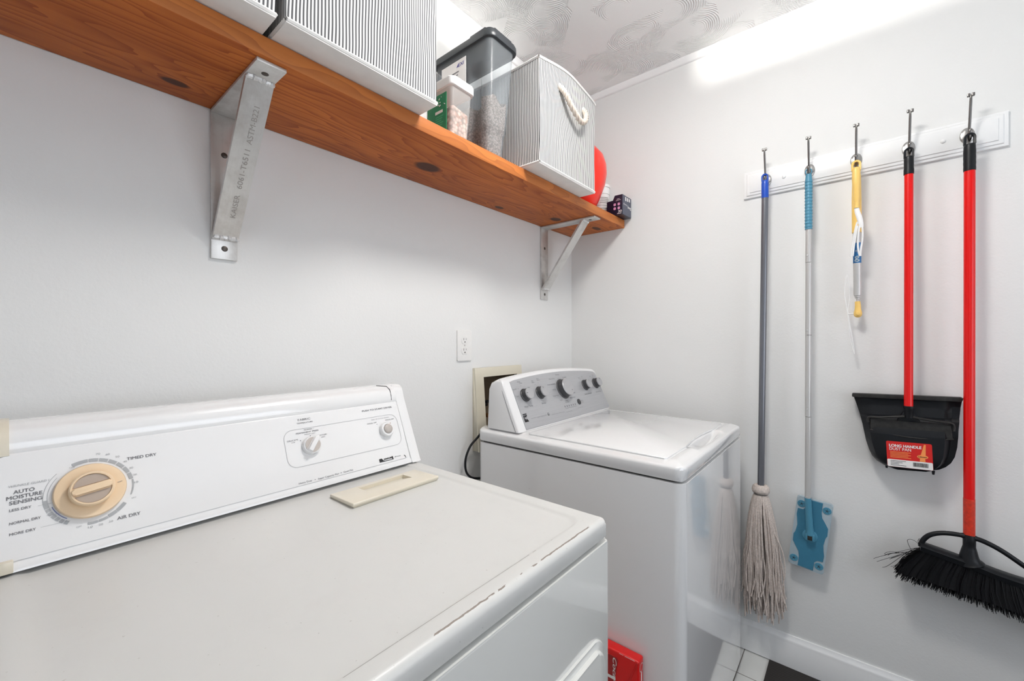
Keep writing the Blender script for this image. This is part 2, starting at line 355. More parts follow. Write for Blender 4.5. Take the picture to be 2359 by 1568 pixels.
def arc_band(bm, fr, cx, cy, r0, r1, a0, a1, c, seg=None):
    seg = seg or max(2, int(abs(a1-a0)/.08)); t = bmesh.new(); L = []
    for i in range(seg+1):
        a = a0+(a1-a0)*i/seg
        L.append((t.verts.new((cx+r0*math.cos(a), cy+r0*math.sin(a), c)), t.verts.new((cx+r1*math.cos(a), cy+r1*math.sin(a), c))))
    for i in range(seg): t.faces.new((L[i][0], L[i][1], L[i+1][1], L[i+1][0]))
    return merge(bm, t, fr.m())
def tube(bm, pts, r, seg=10, caps=True, flat=None):
    pts = [V(p) for p in pts]; n = len(pts); rs = r if isinstance(r, (list, tuple)) else [r]*n
    rings = []; prev = None
    for i, p in enumerate(pts):
        d = (pts[min(i+1, n-1)]-pts[max(i-1, 0)])
        if d.length < 1e-9: d = V((0, 0, 1))
        d.normalize()
        if prev is None:
            u = d.cross(V((0, 0, 1)) if abs(d.z) < .9 else V((1, 0, 0))).normalized()
        else:
            u = (prev-d*prev.dot(d)).normalized()
        prev = u; w = d.cross(u)
        ring = []
        for k in range(seg):
            a = 2*PI*k/seg; ru = rs[i]; rw = rs[i]*(flat if flat else 1)
            ring.append(bm.verts.new(p+u*math.cos(a)*ru+w*math.sin(a)*rw))
        rings.append(ring)
    for i in range(n-1):
        for k in range(seg):
            bm.faces.new((rings[i][k], rings[i][(k+1) % seg], rings[i+1][(k+1) % seg], rings[i+1][k]))
    if caps: bm.faces.new(rings[0][::-1]); bm.faces.new(rings[-1])
    return bm
def lathe(bm, prof, fr, seg=32, sx=1, sy=1):      # prof: (radius, height along fr.n)
    t = bmesh.new(); rings = []
    for r, h in prof:
        if r < 1e-6: rings.append([t.verts.new((0, 0, h))])
        else: rings.append([t.verts.new((r*sx*math.cos(2*PI*k/seg), r*sy*math.sin(2*PI*k/seg), h)) for k in range(seg)])
    for A, B in zip(rings, rings[1:]):
        if len(A) == 1 and len(B) == 1: continue
        for k in range(seg):
            if len(A) == 1: t.faces.new((A[0], B[k], B[(k+1) % seg]))
            elif len(B) == 1: t.faces.new((A[k], A[(k+1) % seg], B[0]))
            else: t.faces.new((A[k], A[(k+1) % seg], B[(k+1) % seg], B[k]))
    return merge(bm, t, fr.m())
def up(x, y, z): return Fr((x, y, z), (1, 0, 0), (0, 1, 0))        # frame whose normal points up
def FX(x, y, z): return Fr((x, y, z), (0, -1, 0), (0, 0, 1))       # on a plane facing -X (the right wall)
def FY(x, y, z): return Fr((x, y, z), (1, 0, 0), (0, 0, 1))        # on a plane facing -Y (the back wall)
def smooth_path(P, n=8):
    P = [V(p) for p in P]; out = []
    for i in range(len(P)-1):
        p0, p1, p2, p3 = P[max(i-1, 0)], P[i], P[i+1], P[min(i+2, len(P)-1)]
        for k in range(n):
            t = k/n
            out.append(.5*((2*p1)+(-p0+p2)*t+(2*p0-5*p1+4*p2-p3)*t*t+(-p0+3*p1-3*p2+p3)*t**3))
    out.append(P[-1]); return out
def text(bm, s, fr, a, b, h, w=None, align='L', c=.0005, bold=0, shear=0, rot=0):
    cu = bpy.data.curves.new('t', 'FONT'); cu.body = s; cu.size = 1; cu.shear = shear; cu.resolution_u = 3
    o = bpy.data.objects.new('t', cu); COL.objects.link(o)
    dg = bpy.context.evaluated_depsgraph_get(); dg.update()
    me = bpy.data.meshes.new_from_object(o.evaluated_get(dg))
    t = bmesh.new(); t.from_mesh(me); bpy.data.objects.remove(o); bpy.data.curves.remove(cu); bpy.data.meshes.remove(me)
    if not t.verts: t.free(); return bm
    x0 = min(v.co.x for v in t.verts); x1 = max(v.co.x for v in t.verts)
    k = h/.70; kx = (w/(x1-x0)) if w else k
    W_ = (x1-x0)*kx; off = {'L': 0, 'C': -W_/2, 'R': -W_}[align]
    cr, sr = math.cos(rot), math.sin(rot)
    for v in t.verts:
        X = (v.co.x-x0)*kx+off; Y = v.co.y*k
        v.co = V((a+X*cr-Y*sr, b+X*sr+Y*cr, c))
    bmesh.ops.transform(t, matrix=fr.m(), verts=t.verts)
    me = bpy.data.meshes.new('tmp'); t.to_mesh(me); t.free(); bm.from_mesh(me)
    if bold:                   # heavier strokes: the same letters again, a hair to each side
        d = max(bold, .01)*h*1.6
        for q_, (dx_, dy_) in enumerate(((d, 0), (-d, 0), (0, d*.7), (0, -d*.7))):
            t = bmesh.new(); t.from_mesh(me)
            off_ = fr.x*dx_+fr.y*dy_-fr.n*(.00004*(q_+1))
            for v in t.verts: v.co += off_
            m2 = bpy.data.meshes.new('tmp2'); t.to_mesh(m2); t.free(); bm.from_mesh(m2); bpy.data.meshes.remove(m2)
    bpy.data.meshes.remove(me); return bm
def flat(bm, pts, fr, c=.0004):
    t = bmesh.new(); t.faces.new([t.verts.new((a, b, c)) for a, b in pts])
    bmesh.ops.transform(t, matrix=fr.m(), verts=t.verts)
    me = bpy.data.meshes.new('tmp'); t.to_mesh(me); t.free(); bm.from_mesh(me); bpy.data.meshes.remove(me); return bm

ORG = {}
def obj(name, bm, mat, parent=None, sharp=38, smooth=True, recalc=True, origin=None, label=None):
    if recalc: bmesh.ops.recalc_face_normals(bm, faces=bm.faces[:])
    if parent is not None: org = ORG[parent.name]
    elif origin is not None: org = V(origin)
    else:
        xs = [v.co for v in bm.verts]
        org = V(((min(c.x for c in xs)+max(c.x for c in xs))/2, (min(c.y for c in xs)+max(c.y for c in xs))/2, min(c.z for c in xs)))
    for v in bm.verts: v.co -= org
    for f in bm.faces: f.smooth = smooth
    lim = math.radians(sharp)
    for e in bm.edges:
        if len(e.link_faces) == 2 and e.calc_face_angle(0) > lim: e.smooth = False
    me = bpy.data.meshes.new(name); bm.to_mesh(me); bm.free(); me.materials.append(mat)
    o = bpy.data.objects.new(name, me); COL.objects.link(o)
    if parent is not None: o.parent = parent
    else: o.location = org
    ORG[o.name] = org
    if label: o['label'] = label
    return o
def pieces(name, bm, mat, parent):       # far-apart pieces of print or hardware become objects of their own
    bm.verts.ensure_lookup_table(); bm.verts.index_update(); n = len(bm.verts); par = list(range(n))
    def find(a):
        while par[a] != a: par[a] = par[par[a]]; a = par[a]
        return a
    for e in bm.edges:
        a, b = find(e.verts[0].index), find(e.verts[1].index)
        if a != b: par[a] = b
    isl = {}
    for v in bm.verts: isl.setdefault(find(v.index), []).append(v)
    K = list(isl.values()); B = []
    for vs in K: B.append([[min(v.co[i] for v in vs) for i in range(3)], [max(v.co[i] for v in vs) for i in range(3)]])
    sz = [max(b[1][i]-b[0][i] for i in range(3)) for b in B]; p2 = list(range(len(K)))
    def f2(a):
        while p2[a] != a: p2[a] = p2[p2[a]]; a = p2[a]
        return a
    for i in range(len(K)):
        for j in range(i):
            g = math.sqrt(sum(max(0, B[i][0][q]-B[j][1][q], B[j][0][q]-B[i][1][q])**2 for q in range(3)))
            if g <= max(.0185, .49*max(sz[i], sz[j])): p2[f2(i)] = f2(j)
    grp = {}
    for i, vs in enumerate(K): grp.setdefault(f2(i), []).extend(vs)
    out = []
    for vs in grp.values():
        b = bmesh.new(); mp = {v: b.verts.new(v.co) for v in vs}
        for f in {f for v in vs for f in v.link_faces}: b.faces.new([mp[v] for v in f.verts])
        out.append(obj(name, b, mat, parent, recalc=False))
    bm.free(); return out[0]
def thing(name, label, cat, loc, group=None):
    o = bpy.data.objects.new(name, None); COL.objects.link(o); o.location = loc; o.empty_display_size = .05
    o['label'] = label; o['category'] = cat
    if group: o['group'] = group
    ORG[o.name] = V(loc); return o
def tag(o, label, cat, group=None):
    o['label'] = label; o['category'] = cat
    if group: o['group'] = group
    return o
def struct(name, bm, mat, sharp=38):
    o = obj(name, bm, mat, sharp=sharp); o['kind'] = 'structure'; return o

# ------------------------------------------------------------------ room shell
XW, YW, ZC = 1.871, 1.142, 2.445
XL, YF = -1.35, -1.62
bm = nb(); box(bm, XL-.1, XW+.1, YF-.1, YW+.1, -.1, 0); struct('floor', bm, M_tile)
bm = nb(); box(bm, XL-.1, XW+.1, YF-.1, YW+.1, ZC, ZC+.1); struct('ceiling', bm, M_ceil)
bm = nb(); box(bm, XW, XW+.1, YF-.1, YW+.1, 0, ZC); struct('wall_right', bm, M_wall)
def holed(bm, fr, A0, A1, B0, B1, a0, a1, b0, b1, d):      # slab with one opening, thickness d behind the plane
    for r in ((A0, a0, B0, B1), (a1, A1, B0, B1), (a0, a1, B0, b0), (a0, a1, b1, B1)):
        prism(bm, [(r[0], r[2]), (r[1], r[2]), (r[1], r[3]), (r[0], r[3])], -d, 0, fr)
WBX0, WBX1, WBZ0, WBZ1 = 1.190, 1.398, .86, 1.083          # washer outlet recess
bm = nb(); holed(bm, FY(0, YW, 0), XL-.1, XW+.1, 0, ZC, WBX0, WBX1, WBZ0, WBZ1, .1); struct('wall_back', bm, M_wall)
bm = nb(); holed(bm, Fr((XL, 0, 0), (0, 1, 0), (0, 0, 1)), YF-.1, YW, 0, ZC, -.95, .25, .6, 2.1, .1); struct('wall_left', bm, M_wall2)
bm = nb(); holed(bm, Fr((0, YF, 0), (-1, 0, 0), (0, 0, 1)), -XW, -XL, 0, ZC, -1.5, 0., .6, 2.1, .1); struct('wall_front', bm, M_wall2)
def window(name, fr, a0, a1, b0, b1):
    bm = nb()
    for r in ((a0-.06, a0, b0-.06, b1+.06), (a1, a1+.06, b0-.06, b1+.06), (a0, a1, b0-.06, b0), (a0, a1, b1, b1+.06)):
        prism(bm, [(r[0], r[2]), (r[1], r[2]), (r[1], r[3]), (r[0], r[3])], 0, .018, fr, .004)
    mid = (b0+b1)/2; prism(bm, [(a0, mid-.02), (a1, mid-.02), (a1, mid+.02), (a0, mid+.02)], -.08, -.04, fr, .004)
    w = struct(name, bm, M_trim)
    bm = nb(); prism(bm, [(a0, b0), (a1, b0), (a1, b1), (a0, b1)], -.062, -.058, fr)
    obj('pane', bm, M_glass, w); return w
window('window_1', Fr((XL, 0, 0), (0, 1, 0), (0, 0, 1)), -.95, .25, .6, 2.1)
window('window_2', Fr((0, YF, 0), (-1, 0, 0), (0, 0, 1)), -1.5, 0., .6, 2.1)
# crown strips and baseboards
def crown(name, fr, a0, a1):
    bm = nb(); t = bmesh.new()
    prof = [(0, 2.419), (.006, 2.419), (.010, 2.424), (.012, 2.434), (.016, 2.440), (.018, ZC), (0, ZC)]
    L = [[t.verts.new((a, z, c)) for c, z in prof] for a in (a0, a1)]
    n = len(prof)
    for i in range(n): t.faces.new((L[0][i], L[0][(i+1) % n], L[1][(i+1) % n], L[1][i]))
    t.faces.new(L[0]); t.faces.new(L[1][::-1]); merge(bm, t, fr.m()); return struct(name, bm, M_trim, 60)
crown('trim_1', FX(XW, 0, 0), -YW+.0, -YF); crown('trim_2', FY(0, YW, 0), XL, XW)
def baseb(name, fr, a0, a1):
    bm = nb(); t = bmesh.new()
    prof = [(0, .004), (.015, .004), (.015, .092), (.013, .097), (.0135, .102), (.011, .106), (.007, .113), (.005, .120), (0, .120)]
    L = [[t.verts.new((a, z, c)) for c, z in prof] for a in (a0, a1)]; n = len(prof)
    for i in range(n): t.faces.new((L[0][i], L[0][(i+1) % n], L[1][(i+1) % n], L[1][i]))
    t.faces.new(L[0]); t.faces.new(L[1][::-1]); merge(bm, t, fr.m()); return struct(name, bm, M_trim, 60)
baseb('baseboard_right', FX(XW, 0, 0), -YW+.015, -YF); baseb('baseboard_back', FY(0, YW, 0), XL, XW)
# ceiling lamp (above the camera's view)
t = thing('ceiling_lamp', 'round white glass ceiling lamp mounted above the washer and dryer', 'lamp', (LX, LY, ZC-.12))
bm = nb(); lathe(bm, [(0, 0), (.155, 0), (.16, -.006), (.16, -.059), (.157, -.059), (.155, -.012), (0, -.012)], up(LX, LY, ZC), 48); obj('ceiling_pan', bm, M_white, t)
bm = nb(); pr = [(.148*math.cos(a), -.0775-.075*math.sin(a)) for a in [PI/2*i/10 for i in range(11)]]
lathe(bm, pr, up(LX, LY, ZC), 48); obj('glass_bowl', bm, M_lamp, t)
bm = nb()
for aa in (200, 290):
    a = math.radians(aa); tube(bm, [(LX+.15*math.cos(a), LY+.15*math.sin(a), ZC-.020), (LX+.15*math.cos(a), LY+.15*math.sin(a), ZC-.086)], .003, 8)
a0, a1 = math.radians(13.5), math.radians(59); L = []  # added arc on the rim, blocks the bulb towards the room corner
for i in range(13):
    a = a0+(a1-a0)*i/12; L.append([bm.verts.new((LX+r*math.cos(a), LY+r*math.sin(a), z)) for r, z in ((.149, ZC-.024), (.149, ZC-.090), (.152, ZC-.090), (.152, ZC-.024))])
for i in range(12):
    for k in range(4): bm.faces.new((L[i][k], L[i][(k+1) % 4], L[i+1][(k+1) % 4], L[i+1][k]))
pieces('clip_and_light_block', bm, M_nickel, t)

# ------------------------------------------------------------------ shelf
ST, SB, SY = 1.797, 1.759, .849
bm = nb(); box(bm, XL+.002, XW-.001, SY, YW-.001, SB, ST, .0025, 2)
tag(obj('wooden_shelf', bm, M_wood), 'long stained pine shelf board with knots, holding the striped baskets above the appliances', 'shelf')
def bracket(x0, x1, label, marked):
    t = thing('shelf_bracket', label, 'bracket', ((x0+x1)/2, YW-.01, SB-.34), 'aluminium brackets under the wooden shelf')
    th = .007; zb = 1.418
    bm = nb(); box(bm, x0, x1, YW-th, YW-.0003, zb, SB-.0005, .0012); obj('wall_plate', bm, M_alu, t)
    bm = nb(); box(bm, x0, x1, .858, YW-th, SB-th-.0005, SB-.0005, .0012); obj('shelf_plate', bm, M_alu, t)
    # diagonal brace
    p0 = V((0, YW-th-.001, 1.470)); p1 = V((0, .925, SB-th-.001)); d = (p1-p0).normalized(); n = V((0, -d.z, d.y))
    if n.y > 0: n = -n
    bm = nb(); q = [p0-d*.004, p1+d*.004, p1+d*.004+n*.009, p0-d*.004+n*.009]
    lo = [bm.verts.new((x0+.001, v.y, v.z)) for v in q]; hi = [bm.verts.new((x1-.001, v.y, v.z)) for v in q]
    bm.faces.new(lo); bm.faces.new(hi[::-1])
    for i in range(4): bm.faces.new((lo[i], hi[i], hi[(i+1) % 4], lo[(i+1) % 4]))
    obj('brace', bm, M_alu, t)
    for (yy, zz) in ((p0.y-.008, p0.z-.003), (p1.y-.007, p1.z-.001)):
        bm = nb(); n_ = 18
        tube(bm, [(x0+.002+(x1-x0-.004)*i/n_, yy+.0008*math.sin(i*2.1), zz+.0008*math.cos(i*1.7)) for i in range(n_+1)], [.0052+.0012*(i % 2) for i in range(n_+1)], 8)
        obj('weld', bm, M_weld, t)
    xm = (x0+x1)/2
    for fr in (FY(xm, YW-th, 1.443), FY(xm, YW-th, 1.66)):
        bm = nb(); lathe(bm, [(.0065, 0), (.0065, .0006), (.005, .0014), (0, .0016)], fr, 14); obj('screw', bm, M_screwdk, t)
    bm = nb(); lathe(bm, [(.0065, 0), (.0065, .0006), (.005, .0014), (0, .0016)], Fr((xm, .893, SB-th-.0005), (1, 0, 0), (0, -1, 0)), 14); obj('screw', bm, M_screwdk, t)
    if marked:
        bm = nb(); c = p0+n*.009
        fr = Fr((xm, c.y, c.z), d, (-1, 0, 0))
        text(bm, 'KAISER', fr, .055, -.009, .0105, .055); text(bm, '6061-T6511', fr, .125, -.009, .0105, .088); text(bm, 'ASTM-B221', fr, .225, -.009, .0105, .078)
        pieces('stamped_lettering', bm, plain('faint_stamp', rgb(158, 152, 146), .5), t)
    return t
bracket(.296, .349, 'near aluminium bracket with stamped lettering under the shelf, above the dryer', True)
bracket(1.590, 1.645, 'far aluminium bracket without lettering under the shelf, above the washer', False)

# ------------------------------------------------------------------ striped baskets
def basket(x0, x1, y0, label, handle=True, h=.342, y1=1.105, bulge=.020):
    z0 = ST+.001
    t = thing('storage_basket', label, 'basket', ((x0+x1)/2, (y0+y1)/2, z0), 'striped fabric baskets on the shelf')
    bm = nb(); nx, nz, ny = 24, 16, 12; zt = z0+h
    def P(u, k, w):     # u along perimeter side param, k height 0..1
        return None
    def fx(x, k):
        s = (x-x0)/(x1-x0); return y0-bulge*math.sin(PI*s)*(k**1.5)-.0025*math.sin(9*s+5*k)*k
    def ring(k):
        z = z0+.004+(h-.004)*k; R = []
        for i in range(nx+1): x = x0+(x1-x0)*i/nx; R.append((x, fx(x, k), z+.003*math.sin(PI*i/nx)*k))
        for j in range(1, ny): R.append((x1-.002*math.sin(PI*j/ny), y0+(y1-y0)*j/ny, z))
        for i in range(nx+1): R.append((x1+(x0-x1)*i/nx, y1, z))
        for j in range(1, ny): R.append((x0+.004*math.sin(PI*j/ny)*k, y1+(y0-y1)*j/ny, z))
        return R
    rings = [[bm.verts.new(p) for p in ring(i/nz)] for i in range(nz+1)]
    m_ = len(rings[0])
    for i in range(nz):
        for k in range(m_): bm.faces.new((rings[i][k], rings[i][(k+1) % m_], rings[i+1][(k+1) % m_], rings[i+1][k]))
    bot = bm.faces.new(rings[0][::-1])
    obj('fabric_body', bm, M_stripe, t, sharp=50)
    bm = nb(); rp = [V(p) for p in ring(1.0)]
    tube(bm, [p+V((0, 0, .002)) for p in rp]+[rp[0]+V((0, 0, .002))], .0048, 6, False); obj('rim_piping', bm, M_canvas, t)
    bm = nb(); box(bm, x0-.001, x1+.001, y0-.001, y1, z0, z0+.004)
    rp = ring(0); tube(bm, [V(p)+V((0, 0, .0022)) for p in rp]+[V(rp[0])+V((0, 0, .0022))], .0042, 6, False)
    obj('base_panel', bm, M_canvas, t)
    if handle:
        xm = (x0+x1)/2; xa, xb = xm-.082, xm+.078; ya = fx(xa, .80); yb = fx(xb, .80)
        path = smooth_path([(xa, ya+.012, z0+h*.835), (xa, ya-.004, z0+h*.825), (xa+.010, ya-.018, z0+h*.76), (xa+.042, ya-.024, z0+h*.66), (xm+.012, ya-.026, z0+h*.585), (xb-.030, yb-.024, z0+h*.625), (xb-.006, yb-.016, z0+h*.715), (xb, yb-.004, z0+h*.79), (xb, yb+.012, z0+h*.80)], 10)
        bm = nb(); n = len(path)
        for s in range(3):
            pts = []
            for i, p in enumerate(path):
                d = (path[min(i+1, n-1)]-path[max(i-1, 0)]).normalized(); u = d.cross(V((0, 1, 0))).normalized(); w = d.cross(u)
                a = i*.62+s*2*PI/3; pts.append(p+u*math.cos(a)*.0056+w*math.sin(a)*.0056)
            tube(bm, pts, .0046, 8)
        obj('rope_handle', bm, M_rope, t)
        for xx, yy, zz in ((xa, ya, z0+h*.84), (xb, yb, z0+h*.805)):
            bm = nb(); lathe(bm, [(.0035, .0005), (.010, .0005), (.0105, .002), (.0035, .002)], FY(xx, yy-.001, zz), 16); obj('eyelet', bm, M_white, t)
    return t
basket(-.07, .302, .790, 'leftmost striped basket on the shelf, cut off by the top edge of the photo')
basket(.319, .664, .785, 'large middle striped basket standing above the near bracket, left of the clear containers')
basket(1.090, 1.456, .785, 'striped basket with a white rope handle between the tall container and the red tub')

# ------------------------------------------------------------------ clear containers
def tapered(bm, lo, hi, z0, z1, r, n=10, grip=None, off=0):
    # lo, hi : (x0,x1,y0,y1)
    rings = []
    for i in range(n+1):
        k = i/n; q = [lo[j]*(1-k)+hi[j]*k for j in range(4)]; z = z0+(z1-z0)*k
        pts = rrect(q[0]+off, q[1]-off, q[2]+off, q[3]-off, max(r-off, .002), 6)
        R = []
        for a, b in pts:
            R.append(V((a, b, z)))
        rings.append(R)
    vr = [[bm.verts.new(p) for p in R] for R in rings]; m_ = len(vr[0])
    for i in range(n):
        for k in range(m_): bm.faces.new((vr[i][k], vr[i][(k+1) % m_], vr[i+1][(k+1) % m_], vr[i+1][k]))
    return vr
# tall pet food dispenser
t = thing('food_container', 'tall smoky clear plastic food container with charcoal lid, left of the roped basket', 'container', (.985, .98, ST+.001))
z0 = ST+.001; z1 = 2.150
lo = (.940, 1.018, .868, 1.095); hi = (.930, 1.050, .852, 1.108)
def tall_ring(k, off):
    q = [lo[j]*(1-k)+hi[j]*k for j in range(4)]
    if k < .255: q = [q[0]+.0025, q[1]-.003, q[2]+.003, q[3]-.002]
    pts = []
    xa, xb, ya, yb = q[0]+off, q[1]-off, q[2]+off, q[3]-off; r = .020
    P = rrect(xa, xb, ya, yb, r, 6)
    # resample with grip grooves on both long sides
    out = []
    n = len(P)
    for i in range(n):
        a = V((*P[i], 0)); b_ = V((*P[(i+1) % n], 0)); d = (b_-a).length; m_ = {6: 26, 20: 26, 13: 10, 27: 10}.get(i, 1)
        for s in range(m_): out.append(a.lerp(b_, s/m_))
    g = 1.0 if k < .66 else max(0, 1-((k-.66)/.14)**2)
    for p in out:
        s = (p.y-ya)
        if abs(p.x-xa) < .003 or abs(p.x-xb) < .003:
            w = math.exp(-((s-.062)/.020)**4)*g*.022
            p.x += w if abs(p.x-xa) < .003 else -w*.6
    return out
bm = nb(); ks = [0, .02, .08, .16, .235, .26, .3, .4, .5, .6, .66, .70, .74, .78, .80, .86, .93, 1.0]
R = []
for k in ks:
    rr = tall_ring(k, 0 if k > 0 else .004); R.append([bm.verts.new((p.x, p.y, z0+(z1-z0)*k)) for p in rr])
for A, B in zip(R, R[1:]):
    for i in range(len(A)): bm.faces.new((A[i], A[(i+1) % len(A)], B[(i+1) % len(B)], B[i]))
bm.faces.new(R[0][::-1]); obj('clear_body', bm, M_clear1, t, sharp=60)
bm = nb(); R = []
kk = [0.006, .08, .16, .235, .26, .3, .4, .5]
for k in kk:
    rr = tall_ring(k, .0035); R.append([bm.verts.new((p.x, p.y, z0+(z1-z0)*k+(0 if k < .5 else .012*math.sin(p.x*90+p.y*40)+.03*(p.y-.95)*-1))) for p in rr])
for A, B in zip(R, R[1:]):
    for i in range(len(A)): bm.faces.new((A[i], A[(i+1) % len(A)], B[(i+1) % len(B)], B[i]))
bm.faces.new(R[0][::-1]); bm.faces.new(R[-1]); o = obj('dry_food', bm, M_kib, t, sharp=60); o['kind'] = 'stuff'
bm = nb(); prism(bm, rrect(.920, 1.062, .842, 1.116, .03, 8), 2.150, 2.170, up(0, 0, 0), .004)
prism(bm, rrect(.930, 1.052, .852, .96, .022, 8), 2.170, 2.184, up(0, 0, 0), .006, 3, True)
prism(bm, rrect(.932, 1.05, .965, 1.108, .02, 6), 2.170, 2.177, up(0, 0, 0), .004, 2, True)
obj('flip_lid', bm, M_lidblack, t)
fr = FX(.9290, 0, 0)        # left side of the container: a = -y
lab = nb(); prism(lab, [(-1.070, 1.995), (-.955, 1.995), (-.955, 2.131), (-1.070, 2.131)], .0, .0012, fr); lb = obj('product_label', lab, M_labelwhite, t)
pr = nb(); text(pr, 'EXI', fr, -.990, 2.109, .011, .026, c=.0018, bold=.01, shear=.1); 
flat(pr, [(-.998, 2.109), (-.990, 2.109), (-.989, 2.120)], fr, .0018); pieces('label_logo', pr, plain('violet_print', rgb(78, 74, 150), .5), lb)
pr = nb(); text(pr, 'Dispenser', fr, -1.022, 2.055, .010, .052, c=.0018); text(pr, 'BIG', fr, -1.062, 2.093, .007, .012, c=.0018)
for q in range(3): flat(pr, [(-1.030, 2.073+q*.010), (-.995+q*.004, 2.073+q*.010), (-.995+q*.004, 2.0765+q*.010), (-1.030, 2.0765+q*.010)], fr, .0018)
for q in range(2): flat(pr, [(-1.020, 2.046-q*.006), (-.985, 2.046-q*.006), (-.985, 2.0482-q*.006), (-1.020, 2.0482-q*.006)], fr, .0018)
pieces('label_print', pr, M_darkprint, lb)
pr = nb(); flat(pr, [(-1.03, 1.997), (-.957, 1.997), (-.957, 2.036), (-.985, 2.038), (-1.01, 2.024), (-1.03, 2.018)], fr, .0018); obj('label_picture', pr, M_treat, lb)
# small treat box
t = thing('treat_container', 'small frosted plastic container with green label in front of the tall food container', 'container', (.822, .92, ST+.001))
slo = (.786, .852, .868, .975); shi = (.784, .864, .862, .980)
bm = nb(); R = tapered(bm, slo, shi, ST+.001, 1.945, .010); bm.faces.new(R[0][::-1]); obj('clear_body', bm, M_clear2, t, sharp=60)
bm = nb(); R = tapered(bm, slo, (.785, .857, .865, .978), ST+.003, 1.875, .010, off=.002)
for v in R[-1]: v.co.z += .006*math.sin(v.co.x*160)+.005*math.sin(v.co.y*110)
bm.faces.new(R[0][::-1]); bm.faces.new(R[-1]); o = obj('dry_treats', bm, M_treat, t, sharp=60); o['kind'] = 'stuff'
bm = nb(); prism(bm, rrect(.778, .871, .856, .986, .014, 6), 1.938, 1.962, up(0, 0, 0), .004, 3); obj('white_lid', bm, M_white, t)
fr = FX(.7843, 0, 0)
lab = nb(); prism(lab, [(-.966, ST+.004), (-.884, ST+.004), (-.884, 1.925), (-.966, 1.925)], 0, .0018, fr); lb = obj('product_label', lab, M_green, t)
pr = nb()
for i in range(9):
    a = random.uniform(-.925, -.892); b_ = random.uniform(1.893, 1.918); tube(pr, [fr.p(a, b_, .0026), fr.p(a+random.uniform(-.005, .005), b_+random.uniform(-.006, .006), .0026)], .0011, 6)
flat(pr, [(-.930, 1.872), (-.898, 1.872), (-.898, 1.880), (-.930, 1.880)], fr, .0024)
flat(pr, [(-.91, 1.812), (-.895, 1.812), (-.895, 1.815), (-.91, 1.815)], fr, .0024); flat(pr, [(-.956, 1.808), (-.944, 1.808), (-.944, 1.822), (-.95, 1.822)], fr, .0024)
text(pr, 'YUM', fr, -.945, 1.806, .008, .012, c=.0024); pieces('label_print', pr, M_labelwhite, lb)
pr = nb()
for q in range(8): flat(pr, [(-.928, 1.862-q*.0062), (-.896-(q % 3)*.004, 1.862-q*.0062), (-.896-(q % 3)*.004, 1.865-q*.0062), (-.928, 1.865-q*.0062)], fr, .0024)
pieces('label_small_print', pr, plain('light_green_print', rgb(60, 165, 115), .5), lb)

# ------------------------------------------------------------------ red tub, white tub, navy box
bm = nb(); lathe(bm, [(0, 0), (.088, 0), (.100, .006), (.120, .045), (.142, .100), (.150, .145), (.148, .185), (.135, .225), (.105, .262), (.06, .284), (0, .290)], up(1.602, .968, ST+.001), 56, sx=.80)
t = tag(obj('red_tub', bm, M_redtub), 'glossy red rounded plastic tub peeking out behind the roped basket on the shelf', 'tub')
t2 = thing('white_canister', 'white printed canister behind the red tub, beside the navy box', 'canister', (1.817, .950, ST+.001))
bm = nb(); lathe(bm, [(0, 0), (.044, 0), (.0455, .002), (.0455, .150), (.044, .152), (0, .152)], up(1.817, .950, ST+.001), 36); cn = obj('can_body', bm, M_white, t2)
bm = nb(); lathe(bm, [(0, .1525), (.047, .1525), (.047, .163), (.045, .166), (0, .167)], up(1.817, .950, ST+.001), 36); obj('can_lid', bm, M_white, t2)
bm = nb()
for zz in (.022, .062, .118): lathe(bm, [(.0458, zz), (.0461, zz+.0006), (.0461, zz+.0016), (.0458, zz+.0022)], up(1.817, .950, ST+.001), 36)
for zz in (.032, .040, .048, .075, .083, .091, .099): 
    L = []
    for i in range(7):
        a = math.radians(205+i*9+(zz*300 % 7)); L.append((1.817+.0461*math.cos(a), .950+.0461*math.sin(a)))
    for p, q in zip(L, L[1:]):
        v = [bm.verts.new((p[0], p[1], ST+zz)), bm.verts.new((q[0], q[1], ST+zz)), bm.verts.new((q[0], q[1], ST+zz+.004)), bm.verts.new((p[0], p[1], ST+zz+.004))]; bm.faces.new(v)
pieces('can_print', bm, plain('pale_can_print', rgb(170, 170, 165), .6), cn)
t = thing('navy_carton', 'small navy cardboard box numbered 30 standing at the wall end of the shelf', 'box', (1.82, .85, ST+.001))
z0 = ST+.001
bm = nb(); prof = [(-.892, z0), (-.8155, z0), (-.8155, z0+.090), (-.853, z0+.090), (-.861, z0+.068), (-.892, z0+.068)]
prism(bm, prof, -.095, 0, FX(1.772, 0, 0), .001); bx = obj('carton_body', bm, M_navy, t)
bm = nb(); flat(bm, [(1.7735, z0+.001), (1.866, z0+.001), (1.866, z0+.089), (1.7735, z0+.089)], FY(0, .8155, 0), .0006); obj('front_panel', bm, M_navy2, t)
fr = FX(1.772, 0, 0); bm = nb(); text(bm, '30', fr, -.835, z0+.010, .0105, .017, c=.0012, bold=.02); flat(bm, [(-.84, z0+.004), (-.819, z0+.004), (-.819, z0+.0065), (-.84, z0+.0065)], fr, .0012)
flat(bm, [(-.846, z0+.064), (-.822, z0+.066), (-.822, z0+.0675), (-.846, z0+.0655)], fr, .0012); flat(bm, [(-.842, z0+.070), (-.828, z0+.071), (-.828, z0+.073), (-.842, z0+.072)], fr, .0012)
f2 = FY(0, .8149, 0); text(bm, 'Every', f2, 1.782, z0+.046, .008, .040, c=.0006, shear=.3); text(bm, 'bwg', f2, 1.828, z0+.038, .013, .034, c=.0006, bold=.03)
